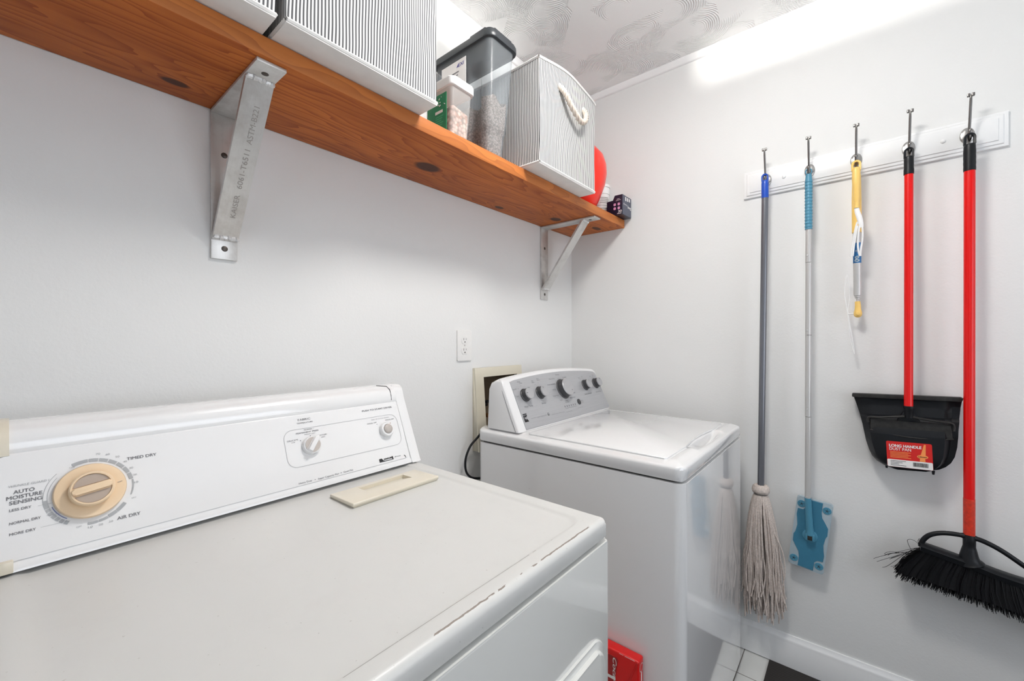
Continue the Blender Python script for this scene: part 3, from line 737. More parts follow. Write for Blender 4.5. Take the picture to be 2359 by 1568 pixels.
for q in range(3): flat(bm, [(1.80+q*.02, z0+.066+q*.002), (1.812+q*.02, z0+.066+q*.002), (1.812+q*.02, z0+.084), (1.80+q*.02, z0+.084)], f2, .0006)
pieces('white_print', bm, M_labelwhite, bx)
bm = nb()
for a in (-.852, -.832):
    for b_ in (z0+.030, z0+.048): flat(bm, rrect(a-.006, a+.006, b_-.006, b_+.006, .004), fr, .0012)
pieces('pink_icons', bm, M_pink, bx)

# ------------------------------------------------------------------ outlet and washer box
t = thing('power_outlet', 'white double power outlet plate on the back wall, above the beige valve box', 'outlet', (1.096, YW, 1.152))
bm = nb(); prism(bm, rrect(1.0595, 1.1325, 1.151, 1.266, .003), .0003, .0055, FY(0, YW, 0), .0025, 3, True); obj('cover_plate', bm, M_plate, t)
for zc in (1.228, 1.189):
    bm = nb(); pts = [(a, b_) for a, b_ in disc(1.096, zc, .0175, 32)]; pts = [(a, max(zc-.0135, min(zc+.0135, b_))) for a, b_ in pts]
    prism(bm, pts, .004, .0068, FY(0, YW, 0), .0006, 1, True); rc = obj('receptacle', bm, M_plate, t)
    bm = nb(); f = FY(0, YW, 0)
    for a, w, h_ in ((1.0895, .0011, .0042), (1.1025, .0009, .0034)): flat(bm, rrect(a-w, a+w, zc+.004-h_, zc+.004+h_, .0003), f, .0071)
    flat(bm, disc(1.096, zc-.0065, .0026, 14), f, .0071); pieces('slot', bm, M_slot, rc)
bm = nb(); lathe(bm, [(.003, 0), (.0028, .0008), (0, .001)], FY(1.096, YW-.0055, 1.2085), 12); obj('screw', bm, M_taupe2, t)
t = thing('washer_valve_box', 'beige recessed water valve box in the back wall behind the washer console', 'valve box', (1.286, YW, .80))
k = -.026/.32
def tilt(b): 
    for v in b.verts: v.co.y += (v.co.z-1.120)*-k if v.co.y > 1.0 else 0; v.co.y = min(v.co.y, YW-.0003) if v.co.z > 1.13 else v.co.y
bm = nb(); holed(bm, FY(0, YW-.012, 0), 1.143, 1.432, .80, 1.120, WBX0, WBX1, WBZ0, WBZ1, .006)
for v in bm.verts: v.co.y -= (1.120-v.co.z)*.075
bmesh.ops.remove_doubles(bm, verts=bm.verts[:], dist=1e-5); obj('face_frame', bm, M_beige, t)
bm = nb()
for (a, b_, c_, d_) in ((1.1432, 1.190, .801, 1.1195), (1.398, 1.4318, .801, 1.1195)):
    vs = [(a, YW-.0005, c_), (b_, YW-.0005, c_), (b_, YW-.0005, d_), (a, YW-.0005, d_), (a, YW-.0118-(1.120-c_)*.075, c_), (b_, YW-.0118-(1.120-c_)*.075, c_), (b_, YW-.0118, d_), (a, YW-.0118, d_)]
    vv = [bm.verts.new(q) for q in vs]
    for f_ in ((0, 1, 2, 3), (4, 7, 6, 5), (0, 3, 7, 4), (1, 5, 6, 2), (3, 2, 6, 7), (0, 4, 5, 1)): bm.faces.new([vv[i] for i in f_])
pieces('side_flange', bm, M_beige, t)
bm = nb(); x0, x1, zz0, zz1, y1 = WBX0+.001, WBX1-.001, WBZ0+.001, WBZ1-.001, YW+.085
for q in (((x0, YW, zz0), (x0, YW, zz1), (x0, y1, zz1), (x0, y1, zz0)), ((x1, YW, zz0), (x1, YW, zz1), (x1, y1, zz1), (x1, y1, zz0)), ((x0, YW, zz0), (x1, YW, zz0), (x1, y1, zz0), (x0, y1, zz0)), ((x0, YW, zz1), (x1, YW, zz1), (x1, y1, zz1), (x0, y1, zz1)), ((x0, y1, zz0), (x1, y1, zz0), (x1, y1, zz1), (x0, y1, zz1))):
    bm.faces.new([bm.verts.new(p) for p in q])
obj('recess_liner', bm, M_recess, t, recalc=False)
for xx in (1.232, 1.33):
    bm = nb(); tube(bm, [(xx, YW+.03, .862), (xx, YW+.03, .90), (xx, YW+.03, .935)], [.011, .011, .013], 12); tube(bm, [(xx, YW+.03, .925), (xx, YW-.004, .925)], .009, 12); vl = obj('valve', bm, M_brass, t)
    bm = nb(); tube(bm, [(xx, YW+.03, .936), (xx, YW+.03, .960)], [.004, .004], 8); box(bm, xx-.022, xx+.022, YW+.022, YW+.038, .958, .970, .003); box(bm, xx-.008, xx+.012, YW+.0, YW+.02, .975, .985, .002); obj('valve_handle', bm, M_blackpl, vl)

# ------------------------------------------------------------------ appliance top slabs
def slab(name, mat, t, x0, x1, y0, y1, z0, zt, zf, r=.012, xs=None, ys=None, pr=.012):
    def coords(a, b, step, extra):
        c = [a+r*(1-math.cos(PI/2*i/5)) for i in range(6)]; c += [b-r*(1-math.cos(PI/2*i/5)) for i in range(6)]
        n = int((b-a-2*r)/step); c += [a+r+(b-a-2*r)*i/n for i in range(1, n)]
        c += extra; c = sorted(set(round(v, 5) for v in c)); return c
    X = coords(x0, x1, .012, xs or []); Y = coords(y0, y1, .012, ys or [])
    def fall(d): return r-math.sqrt(max(0, r*r-(r-min(d, r))**2))
    bm = nb(); G = []
    for x in X:
        row = []
        for y in Y:
            d = min(x-x0, x1-x); e = min(y-y0, y1-y)
            dd = min(d, e)
            if d < r and e < r: dd = r-min(r, math.hypot(r-d, r-e))
            row.append(bm.verts.new((x, y, zt+zf(x, y)-fall(dd))))
        G.append(row)
    for i in range(len(X)-1):
        for j in range(len(Y)-1): bm.faces.new((G[i][j], G[i+1][j], G[i+1][j+1], G[i][j+1]))
    per = [G[i][0] for i in range(len(X))]+[G[-1][j] for j in range(1, len(Y))]+[G[i][-1] for i in range(len(X)-2, -1, -1)]+[G[0][j] for j in range(len(Y)-2, 0, -1)]
    prev = per
    for zz, ins in ((z0+.004, 0), (z0, .003)):
        nx = [bm.verts.new((v.co.x+(ins if v.co.x < (x0+x1)/2 else -ins), v.co.y+(ins if v.co.y < (y0+y1)/2 else -ins), zz)) for v in per]
        for i in range(len(per)): bm.faces.new((prev[i], nx[i], nx[(i+1) % len(per)], prev[(i+1) % len(per)]))
        prev = nx
    bm.faces.new(prev[::-1])
    for v in bm.verts:          # round the corners in plan
        X_, Y_ = v.co.x, v.co.y
        sx = -1 if X_ < x0+pr else (1 if X_ > x1-pr else 0); sy = -1 if Y_ < y0+pr else (1 if Y_ > y1-pr else 0)
        if sx and sy:
            cx, cy = (x0+pr if sx < 0 else x1-pr), (y0+pr if sy < 0 else y1-pr)
            a, b = abs(X_-cx)/pr, abs(Y_-cy)/pr
            v.co.x = cx+sx*pr*a*math.sqrt(max(0, 1-b*b/2)); v.co.y = cy+sy*pr*b*math.sqrt(max(0, 1-a*a/2))
    return obj(name, bm, mat, t, sharp=70)
def sdrect(x, y, a0, a1, b0, b1, r):     # signed distance to rounded rect, negative inside
    cx, cy = (a0+a1)/2, (b0+b1)/2; qx = abs(x-cx)-(a1-a0)/2+r; qy = abs(y-cy)-(b1-b0)/2+r
    return math.hypot(max(qx, 0), max(qy, 0))+min(max(qx, qy), 0)-r
def sstep(a, b, v):
    k = max(0, min(1, (v-a)/(b-a))); return k*k*(3-2*k)

# ------------------------------------------------------------------ dryer
D = thing('clothes_dryer', 'white clothes dryer with a large cream timer dial, nearest the camera', 'dryer', (.339, .72, 0))
def dz(x, y):
    s = sdrect(x, y, .012, .668, .388, .99, .03)
    return -.0035*sstep(.004, -.004, s)
slab('top_panel', M_dry_top, D, -.030, .708, .354, 1.085, .8665, .902, dz, .011, xs=[.66, .664, .668, .672], ys=[.380, .384, .388, .392, .396])
bm = nb(); prism(bm, rrect(-.030, .7095, .3515, 1.08, .010), .035, .8615, up(0, 0, 0), .004, 2); obj('cabinet', bm, M_dry, D)
bm = nb(); prism(bm, rrect(-.020, .698, .368, 1.07, .01), .858, .8675, up(0, 0, 0)); obj('gap_shade_filler', bm, M_slot, D)  # black filler standing in for the shade in the gap under the top
bm = nb()
f = FY(0, .3515, 0)
outer = rrect(.010, .681, .130, .706, .035); 
prism(bm, outer, -.002, .0045, f, .003, 3, True); df = obj('door_surround', bm, M_dry, D)
bm = nb(); prism(bm, rrect(.022, .668, .142, .693, .026), .003, .0130, f, .006, 4, True); dd = obj('door', bm, M_dry, D)
bm = nb(); prism(bm, rrect(.05, .08, .34, .48, .012), .0125, .0150, f, .002, 2, True); obj('door_pull', bm, M_dry, dd)
for xx in (.02, .66):
    for yy in (.41, 1.03):
        bm = nb(); lathe(bm, [(0, 0), (.02, 0), (.02, .012), (.012, .014), (.012, .036), (0, .036)], up(xx, yy, 0), 16); obj('leveling_foot', bm, M_blackpl, D)
# console
def loft_x(bm, prof_of_x, xs, cap=True):
    L = [[bm.verts.new((x, y, z)) for y, z in prof_of_x(x)] for x in xs]; n = len(L[0])
    for A, B in zip(L, L[1:]):
        for i in range(n): bm.faces.new((A[i], A[(i+1) % n], B[(i+1) % n], B[i]))
    if cap: bm.faces.new(L[0]); bm.faces.new(L[-1][::-1])
cz = .906
pp = [(.908, cz), (.9105, cz+.008), (.9155, cz+.013), (.977, 1.0595), (.9785, 1.0605), (.9775, 1.064), (.9780, 1.072), (.981, 1.083), (.987, 1.093), (.996, 1.1005), (1.010, 1.105), (1.035, 1.106), (1.055, 1.102), (1.066, 1.088), (1.068, 1.06), (1.068, cz)]
bm = nb(); loft_x(bm, lambda x: pp, [-.0125, .3, .682]); con = obj('control_console', bm, M_dry_con, D, sharp=50)
def cap_prof(e): 
    c = (.99, 1.0); return [(c[0]+(y-c[0])*(1+e)-(.0015 if y < .98 else 0), c[1]+(z-c[1])*(1+e) if z > cz+.001 else cz) for y, z in
        [(.906, cz), (.910, cz+.006), (.9455, .990), (.9755, 1.056), (.981, 1.072), (.985, 1.086), (.990, 1.096), (1.000, 1.103), (1.035, 1.105), (1.058, 1.101), (1.068, 1.088), (1.069, cz)]]
bm = nb(); loft_x(bm, lambda x: cap_prof(.012 if .684 < x < .706 else .0), [.6815, .685, .705, .7085]); obj('end_cap', bm, M_dry_con, D, sharp=50)
bm = nb(); loft_x(bm, lambda x: cap_prof(.012 if -.026 < x < -.012 else .0), [-.030, -.027, -.0135, -.0125]); ec = obj('end_cap', bm, M_cream, D, sharp=50, label='yellowed cream end cap')
bm = nb(); loft_x(bm, lambda x: [(.9745, 1.0585), (.9745, 1.0640), (.9750, 1.072), (.978, 1.084), (.985, 1.0955), (.995, 1.103), (1.010, 1.1075), (1.035, 1.108), (1.057, 1.103), (1.040, 1.09), (.99, 1.07)], [-.013, .0008]); obj('cap_return', bm, M_cream, ec, sharp=50)
bm = nb(); box(bm, -.0125, .0040, .9065, .93, cz, cz+.017, .0015); obj('corner_tab', bm, M_cream, D)
DP = Fr((0, .908, .905), (1, 0, 0), (0, .445, 1)); pc = .0012
bm = nb(); pnl = rrect(-.011, .676, .016, .168, .008)
prism(bm, pnl, -.002, .0010, DP, .0005, 1, True); panel = obj('printed_panel', bm, M_dry_con, D)
# thin outlines
def outline(bm, fr, pts, w, c):
    n = len(pts)
    for i in range(n):
        a, b_ = V((*pts[i], 0)), V((*pts[(i+1) % n], 0)); d = (b_-a)
        if d.length < 1e-7: continue
        d.normalize(); nrm = V((-d.y, d.x, 0))*w/2
        t = bmesh.new(); t.faces.new([t.verts.new(q+V((0, 0, c))) for q in (a-nrm-d*w*.3, b_-nrm+d*w*.3, b_+nrm+d*w*.3, a+nrm-d*w*.3)])
        bmesh.ops.transform(t, matrix=fr.m(), verts=t.verts); me = bpy.data.meshes.new('x'); t.to_mesh(me); t.free(); bm.from_mesh(me); bpy.data.meshes.remove(me)
cp = .0018
bm = nb(); outline(bm, DP, rrect(.380, .668, .0545, .137, .020, 8), .0007, cp)
DCX, DCY = .0840, .0925
r0, r1 = .0465, .0515
def deg(a): return math.radians(a)
for a, b_ in ((113, 92), (90.5, 78), (76.5, 64), (62.5, 50), (48.5, 36), (34.5, 22), (20.5, 8), (6.5, -22)): arc_band(bm, DP, DCX, DCY, r0 if a > -1 and a > 7 else r0+.003, r1, deg(a), deg(b_), cp)
for a, b_ in ((-38, -54), (-55.5, -68), (-69.5, -82), (-83, -96)): arc_band(bm, DP, DCX, DCY, r0+(0 if a > -60 else .0015), r1, deg(a), deg(b_), cp)
for a, b_ in ((182, 196), (197.5, 203), (204.5, 210), (211.5, 217), (218.5, 224), (225.5, 231), (232.5, 238)): arc_band(bm, DP, DCX, DCY, r0, r1, deg(a), deg(b_), cp)
arc_band(bm, DP, DCX, DCY, r1-.0006, r1, deg(135), deg(182), cp); arc_band(bm, DP, DCX, DCY, r0, r0+.0006, deg(140), deg(182), cp)
text(bm, 'OFF', DP, .0615, .1335, .0022, .006, c=cp); text(bm, 'OFF', DP, .131, .066, .0022, .006, c=cp); text(bm, 'OFF', DP, .066, .0405, .0022, .006, c=cp)
text(bm, 'WRINKLE GUARD I', DP, .0, .1195, .0034, .040, c=cp, shear=.2)
for s_, a_, b_ in (('70', .0946, .1485), ('60', .1060, .1455), ('50', .1175, .1390), ('40', .1265, .1285), ('30', .1335, .1160), ('20', .1375, .1035), ('10', .1385, .0905), ('30', .1045, .0365), ('20', .0930, .0355), ('10', .0813, .0355)):
    text(bm, s_, DP, a_, b_, .0031, .0050, 'C', c=cp)
text(bm, 'END OF CYCLE SIGNAL', DP, .5942, .1290, .0030, .052, c=cp)
flat(bm, [(.028, .0855), (.045, .0855), (.045, .0859), (.028, .0859)], DP, cp); flat(bm, [(.036, .0685), (.052, .0675), (.052, .0679), (.036, .0689)], DP, cp); flat(bm, [(.030, .0535), (.060, .0535), (.060, .0539), (.030, .0539)], DP, cp)
pieces('grey_lettering', bm, M_greyprint, panel)
bm = nb()
text(bm, 'TIMED DRY', DP, .1290, .1315, .0048, .039, c=cp, bold=.012); text(bm, 'AIR DRY', DP, .1120, .0375, .0050, .0285, c=cp, bold=.012)
text(bm, 'AUTO', DP, .0045, .1095, .0052, .0205, c=cp, bold=.015); text(bm, 'MOISTURE', DP, -.003+.001, .1020, .0052, .0345, c=cp, bold=.015); text(bm, 'SENSING', DP, .0005, .0945, .0052, .032, c=cp, bold=.015)
text(bm, 'LESS DRY', DP, .0005, .0850, .0036, .021, c=cp, bold=.004); text(bm, 'NORMAL DRY', DP, .0005, .0665, .0036, .030, c=cp, bold=.004); text(bm, 'MORE DRY', DP, .0005, .0515, .0036, .025, c=cp, bold=.004)
text(bm, 'FABRIC', DP, .430, .1555, .0046, .028, 'C', c=cp); text(bm, 'TEMPERATURE', DP, .430, .1485, .0030, .036, 'C', c=cp)
text(bm, 'NORMAL /', DP, .436, .1320, .0030, .022, 'C', c=cp); text(bm, 'PERMANENT PRESS', DP, .432, .1262, .0030, .050, 'C', c=cp, bold=.004); text(bm, 'MEDIUM HIGH', DP, .436, .1215, .0022, .024, 'C', c=cp)
text(bm, 'DELICATE', DP, .386, .1125, .0032, .023, c=cp); text(bm, 'LOW', DP, .394, .1085, .0022, .008, c=cp)
text(bm, 'COTTON', DP, .4540, .1135, .0032, .020, c=cp); text(bm, 'HIGH', DP, .460, .1090, .0022, .009, c=cp)
text(bm, 'PUSH TO START DRYER', DP, .5745, .1545, .0042, .0875, c=cp, bold=.006)
text(bm, 'SIGNAL OFF', DP, .5800, .1205, .0029, .027, c=cp); text(bm, 'SIGNAL ON', DP, .6330, .1225, .0029, .026, c=cp)
text(bm, 'Heavy Duty', DP, .3940, .0190, .0035, .028, c=cp); text(bm, 'Super Capacity Plus', DP, .4350, .0185, .0037, .048, c=cp); text(bm, 'Quiet Pak', DP, .4945, .0190, .0036, .024, c=cp)
text(bm, '80 Series', DP, .6350, .0240, .0030, .018, c=cp)
for a_, b_ in ((.4285, .0205), (.4885, .0205), (.4365, .1180), (.4135, .1110), (.6065, .1170)): flat(bm, disc(a_, b_, .0010, 10), DP, cp)
pieces('dark_lettering', bm, M_darkprint, panel)
bm = nb(); flat(bm, [(.5900, .0205), (.5960, .0205), (.6010, .0240), (.5975, .0290), (.5900, .0290)], DP, cp)
flat(bm, [(.5960, .0205), (.6260, .0205), (.6260, .0216), (.6060, .0220), (.5990, .0240)], DP, cp+.0001)
text(bm, 'KENMORE', DP, .6030, .0240, .0040, .024, c=cp, bold=.03, shear=.2); flat(bm, [(.6265, .0205), (.6300, .0205), (.6290, .0290), (.6265, .0290)], DP, cp)
flat(bm, [(.666, .0165), (.6668, .0165), (.6668, .0215), (.6640, .0245), (.6625, .0240), (.6655, .0205)], DP, cp)
pieces('brand_mark', bm, M_blackprint, panel)
bm = nb(); arc_band(bm, DP, DCX, DCY, .0437, .0447, deg(197), deg(232), cp); obj('blue_mark', bm, M_blueprint, panel)
# crack at the top corner of the console
bm = nb(); tube(bm, [(.640, 1.010, 1.1055), (.664, .998, 1.1025), (.667, .9865, 1.0940), (.6665, .9795, 1.0790), (.666, .9775, 1.066)], .0009, 5); obj('console_crack', bm, M_slot, D)
# timer dial
kd = Fr(DP.p(DCX, DCY, .001), DP.x, DP.y)
bm = nb(); lathe(bm, [(0, 0), (.0400, 0), (.0420, .002), (.0420, .006), (.0405, .0085), (.0260, .0105), (.0250, .0100), (0, .0100)], kd, 64); td = obj('timer_dial', bm, M_tan, D)
bm = nb(); lathe(bm, [(.0262, .009), (.0262, .0230), (.0245, .0250), (.0225, .0250), (.0222, .0220), (0, .0215)], kd, 56); tk = obj('dial_grip', bm, M_tan, td)
bm = nb(); R_ = .0220
for sgn in (1, -1):
    pts = [(R_*math.cos(a), R_*math.sin(a)) for a in [deg(10)+(deg(170)-deg(10))*i/20 for i in range(21)]]
    pts = [(a*.98, b_*.98+.0003) for a, b_ in pts if b_ > .0054]
    pts = [(a, b_*sgn) for a, b_ in pts]
    if sgn < 0: pts = pts[::-1]
    rr = deg(8); pts = [(a*math.cos(rr)-b_*math.sin(rr), a*math.sin(rr)+b_*math.cos(rr)) for a, b_ in pts]
    prism(bm, pts, .0210, .0228, kd)
obj('grip_insert', bm, M_taupe, tk)
bm = nb(); rr = deg(8); hb = rrect(-.0228, .0228, -.0050, .0050, .003)
prism(bm, [(a*math.cos(rr)-b_*math.sin(rr), a*math.sin(rr)+b_*math.cos(rr)) for a, b_ in hb], .0210, .0285, kd, .0022, 3, True); obj('grip_bar', bm, M_tan, tk)
bm = nb(); flat(bm, [(.0300, .0030), (.0360, .0040), (.0360, .0050), (.0300, .0040)], kd, .0106); obj('pointer_mark', bm, M_taupe, td)
# temperature knob
kt = Fr(DP.p(.4340, .0955, .001), DP.x, DP.y)
bm = nb(); lathe(bm, [(0, 0), (.0200, 0), (.0205, .002), (.0190, .0100), (.0178, .0110), (0, .0112)], kt, 40); tk = obj('temperature_knob', bm, M_dry_con, D)
bm = nb(); rr = deg(52); hb = [(-.0165, -.0052), (.0165, -.0052), (.0235, 0), (.0165, .0052), (-.0165, .0052)]
prism(bm, [(a*math.cos(rr)-b_*math.sin(rr), a*math.sin(rr)+b_*math.cos(rr)) for a, b_ in hb], .0100, .0200, kt, .002, 3, True); obj('knob_bar', bm, M_dry_con, tk)
bm = nb()
for sgn in (1, -1):
    pts = [(.0165*math.cos(deg(24+132*i/14)), sgn*.0165*math.sin(deg(24+132*i/14))) for i in range(15)]
    if sgn < 0: pts = pts[::-1]
    prism(bm, [(a*math.cos(rr)-b_*math.sin(rr), a*math.sin(rr)+b_*math.cos(rr)) for a, b_ in pts], .0108, .0122, kt)
obj('knob_insert', bm, M_taupe2, tk)
# start button
kb = Fr(DP.p(.6275, .0985, .001), DP.x, DP.y)
bm = nb(); lathe(bm, [(0, 0), (.0185, 0), (.0185, .010), (.0170, .0125), (.0125, .0130), (.0122, .0120), (0, .0120)], kb, 40); sb = obj('start_knob', bm, M_dry_con, D)
bm = nb(); lathe(bm, [(.0120, .0118), (.0118, .0150), (.0095, .0172), (.004, .0182), (0, .0184)], kb, 32); obj('start_button', bm, M_taupe2, sb)
bm = nb(); flat(bm, [(.0075, .0125), (.0105, .0110), (.0115, .0150)], kb, .0135); obj('pointer_mark', bm, M_taupe, sb)
# lint screen lid
def lint():
    bm = nb(); x0, x1, y0, y1, zt, zl = .430, .648, .760, .853, .9095, .8985
    hx0, hx1, hy0, hy1 = .487, .603, .802, .838
    zt_ = lambda y: zt-.003*(y-y0)/(y1-y0)
    P = {}
    def v(x, y, z): return bm.verts.new((x, y, z))
    o_ = [v(x0, y0, zt_(y0)), v(x1, y0, zt_(y0)), v(x1, y1, zt_(y1)), v(x0, y1, zt_(y1))]
    h_ = [v(hx0, hy0, zt_(hy0)), v(hx1, hy0, zt_(hy0)), v(hx1, hy1, zt_(hy1)), v(hx0, hy1, zt_(hy1))]
    for i in range(4): bm.faces.new((o_[i], o_[(i+1) % 4], h_[(i+1) % 4], h_[i]))
    d0, d1 = v(hx0, hy1, zt_(hy1)-.009), v(hx1, hy1, zt_(hy1)-.009)
    bm.faces.new((h_[0], h_[1], d1, d0)); bm.faces.new((h_[1], h_[2], d1)); bm.faces.new((h_[0], d0, h_[3])); bm.faces.new((h_[2], h_[3], d0, d1))
    b_ = [v(x0+.004, y0+.004, zl), v(x1-.004, y0+.004, zl), v(x1-.004, y1, zl-.002), v(x0+.004, y1, zl-.002)]
    m_ = [v(x0, y0, zt_(y0)-.005), v(x1, y0, zt_(y0)-.005), v(x1, y1, zt_(y1)-.005), v(x0, y1, zt_(y1)-.005)]
    for i in range(4): bm.faces.new((o_[i], m_[i], m_[(i+1) % 4], o_[(i+1) % 4])); bm.faces.new((m_[i], b_[i], b_[(i+1) % 4], m_[(i+1) % 4]))
    es = [e for e in bm.edges if e.verts[0] in o_ and e.verts[1] in o_] + [e for e in bm.edges if (e.verts[0] in o_ and e.verts[1] in m_) or (e.verts[1] in o_ and e.verts[0] in m_)]
    bmesh.ops.bevel(bm, geom=es, offset=.0022, segments=3, affect='EDGES', profile=.5)
    return bm
obj('lint_screen_lid', lint(), M_cream, D, sharp=35)

# ------------------------------------------------------------------ washer
Wm = thing('washing_machine', 'white top loading washing machine with a silver control panel in the corner', 'washing machine', (1.4255, .70, 0))
def wz(x, y):
    k = .009*sstep(0, .035, min(x-1.0825, 1.7685-x, y-.334))
    k -= .002*math.exp(-(sdrect(x, y, 1.105, 1.705, .382, .86, .02)/.004)**2)
    q = ((x-1.425)/.150)**2
    if q < 1: k -= .030*(1-q)**.8*math.exp(-((y-.374)/.015)**2)
    return k
slab('top_panel', M_wash, Wm, 1.0825, 1.7685, .334, 1.060, .8680, .905, wz, .008, xs=[1.28+i*.006 for i in range(50)], ys=[.346+i*.004 for i in range(16)], pr=.026)
bm = nb(); prism(bm, rrect(1.0815, 1.7690, .3325, 1.058, .028, 10), .030, .8625, up(0, 0, 0), .005, 3); obj('cabinet', bm, M_wash, Wm, sharp=50)
bm = nb(); prism(bm, rrect(1.094, 1.757, .348, 1.05, .02), .858, .869, up(0, 0, 0)); obj('gap_shade_filler', bm, M_slot, Wm)  # black sheet added so the gap below the top reads as shaded
for xx in (1.13, 1.72):
    for yy in (.39, 1.01):
        bm = nb(); lathe(bm, [(0, 0), (.02, 0), (.02, .01), (.012, .012), (.012, .032), (0, .032)], up(xx, yy, 0), 16); obj('leveling_foot', bm, M_blackpl, Wm)
bm = nb(); nn = 28
pts = [(1.692, .848), (1.116, .848), (1.110, .842), (1.110, .392), (1.116, .386)]
for i in range(nn+1):
    a = 1.275+.30*i/nn; pts.append((a, .386+.010*math.sin(PI*i/nn)))
pts += [(1.692, .386), (1.698, .392), (1.698, .842)]
prism(bm, pts[::-1], .9125, .9170, up(0, 0, 0), .0022, 3, True)
bmesh.ops.recalc_face_normals(bm, faces=bm.faces[:]); obj('lid', bm, M_wash, Wm)
# console
def arch(x): s = (x-1.095)/.672; return .020*math.sin(PI*max(0, min(1, s)))**.8
def wprof(x, e=0):
    h = arch(x); zt = 1.089+h; s = .46
    yb = .8730; zb = .9148
    return [(yb, zb), (yb+.0015+s*.01, zb+.012), (yb+s*(zt-.012-zb), zt-.012), (yb+s*(zt-.004-zb)+.001, zt-.004), (yb+s*(zt-zb)+.007, zt), (.975, zt), (1.003, zt-.012), (1.014, zt-.032), (1.022, zb)]
xs = [1.095+.672*i/30 for i in range(31)]
def wring(x, sh):     # shrink toward the centre at the ends for a rounded shoulder
    P = wprof(x); cy_, cz_ = .955, .98
    return [(cy_+(y-cy_)*(1-sh), cz_+(z-cz_)*(1-sh) if z > .9149 else z) for y, z in P]
bm = nb(); ends = {1.0955: .10, 1.098: .05, 1.104: .012}
X_ = [1.095, 1.0965, 1.100, 1.106]+[1.115+.632*i/26 for i in range(27)]+[1.756, 1.762, 1.7655, 1.767]
SH = {1.095: .09, 1.0965: .05, 1.100: .018, 1.106: .004, 1.756: .004, 1.762: .018, 1.7655: .05, 1.767: .09}
loft_x(bm, lambda x: wring(x, SH.get(x, 0)), X_); obj('control_console', bm, M_wash, Wm, sharp=45)
bm = nb(); tube(bm, [(1.0948, .888, .9165), (1.0948, .909, .96), (1.0948, .944, 1.04), (1.0970, .9625, 1.078), (1.101, .968, 1.0905)], .0007, 5); obj('console_seam', bm, M_darkprint, Wm)
WP = Fr((0, .8730, .9148), (1, 0, 0), (0, .46, 1)); nrm_ = math.hypot(1, .46)
bm = nb(); top = []; 
for i in range(31):
    x = 1.130+.625*i/30; top.append((x, (1.089+arch(x)-.013-.9148)*nrm_))
top[0] = (1.134, top[0][1]-.001); top[-1] = (1.752, top[-1][1]-.004)
prism(bm, [(1.136, .004), (1.762, .004)]+top[::-1], -.002, .0022, WP, .0008, 1, True); fa = obj('silver_fascia', bm, M_silver, Wm)
wc = .0026
bm = nb()
for s_, x_, y_, w_, h_ in (('Wash Temp', 1.190, .0800, .050, .0062), ('Rinse', 1.285, .0800, .026, .0062), ('Fabric Softener', 1.622, .0820, .062, .0060), ('Extra Rinse', 1.717, .0820, .048, .0060)):
    text(bm, s_, WP, x_, y_, h_, w_, 'C', c=wc)
for s_, x_, y_, w_, h_, al in (('Cold', 1.137, .123, .018, .0045, 'L'), ('Tap Cold', 1.134, .150, .020, .0042, 'L'), ('Warm', 1.172, .1755, .018, .0042, 'L'), ('Cool', 1.182, .1695, .016, .0042, 'L'), ('Hot', 1.222, .150, .012, .0042, 'L'),
    ('One', 1.256, .1725, .012, .0042, 'L'), ('Rinse', 1.256, .1665, .016, .0042, 'L'), ('Extra', 1.292, .1785, .014, .0042, 'L'), ('Rinse', 1.292, .1725, .018, .0042, 'L'),
    ('Auto Sensing', 1.400, .148, .052, .0048, 'R'), ('Heavy Duty', 1.412, .170, .040, .0048, 'R'), ('Normal', 1.440, .184, .026, .0048, 'C'), ('Casual', 1.472, .170, .026, .0048, 'L'), ('Colors', 1.484, .149, .022, .0048, 'L'), ('Jeans', 1.490, .124, .018, .0044, 'L'),
    ('Rinse & Spin', 1.484, .099, .040, .0044, 'L'), ('Drain & Spin', 1.470, .080, .042, .0044, 'L'), ('Clean', 1.438, .0725, .022, .0044, 'C'), ('Washer', 1.438, .0665, .024, .0040, 'C'), ('Soak', 1.412, .079, .017, .0044, 'R'), ('Deep Wash', 1.398, .100, .040, .0046, 'R'), ('Whites', 1.394, .125, .024, .0046, 'R'),
    ('Off', 1.590, .158, .010, .0042, 'L'), ('On', 1.618, .162, .010, .0042, 'L'), ('Off', 1.690, .158, .010, .0042, 'L'), ('On', 1.716, .162, .010, .0042, 'L'), ('Start', 1.545, .060, .016, .0042, 'L'), ('Stop', 1.545, .053, .016, .0042, 'L'),
    ('Heavy Duty', 1.180, .0370, .030, .0024, 'L'), ('Super Capacity Plus', 1.215, .0365, .060, .0024, 'L'), ('Direct Drive', 1.310, .0325, .085, .0022, 'L'), ('Series 500', 1.41, .0290, .040, .0020, 'L'), ('Balanced Spin', 1.50, .034, .04, .0020, 'L')):
    text(bm, s_, WP, x_, y_, h_, w_, al, c=wc)
for x_, y_ in ((1.166, .152), (1.186, .161), (1.271, .159), (1.294, .163), (1.412, .160), (1.438, .1705), (1.403, .147), (1.4735, .085), (1.440, .082), (1.412, .088), (1.602, .153), (1.622, .156), (1.700, .153), (1.718, .156), (1.478, .104)): flat(bm, disc(x_, y_, .0013, 10), WP, wc)
for q in range(6): flat(bm, disc(1.412+q*.0158, .0525, .0026, 10, .0042), WP, wc)
flat(bm, rrect(1.410, 1.494, .0440, .0450, .0004), WP, wc)
pieces('panel_lettering', bm, M_darkprint, fa)
bm = nb(); L_ = [(1.141, .0305), (1.163, .0305), (1.163, .0590), (1.141, .0590)]
flat(bm, [(1.141, .0560), (1.163, .0560), (1.163, .0600), (1.141, .0600)], WP, wc); flat(bm, [(1.141, .0430), (1.146, .0430), (1.146, .0545), (1.141, .0545)], WP, wc)
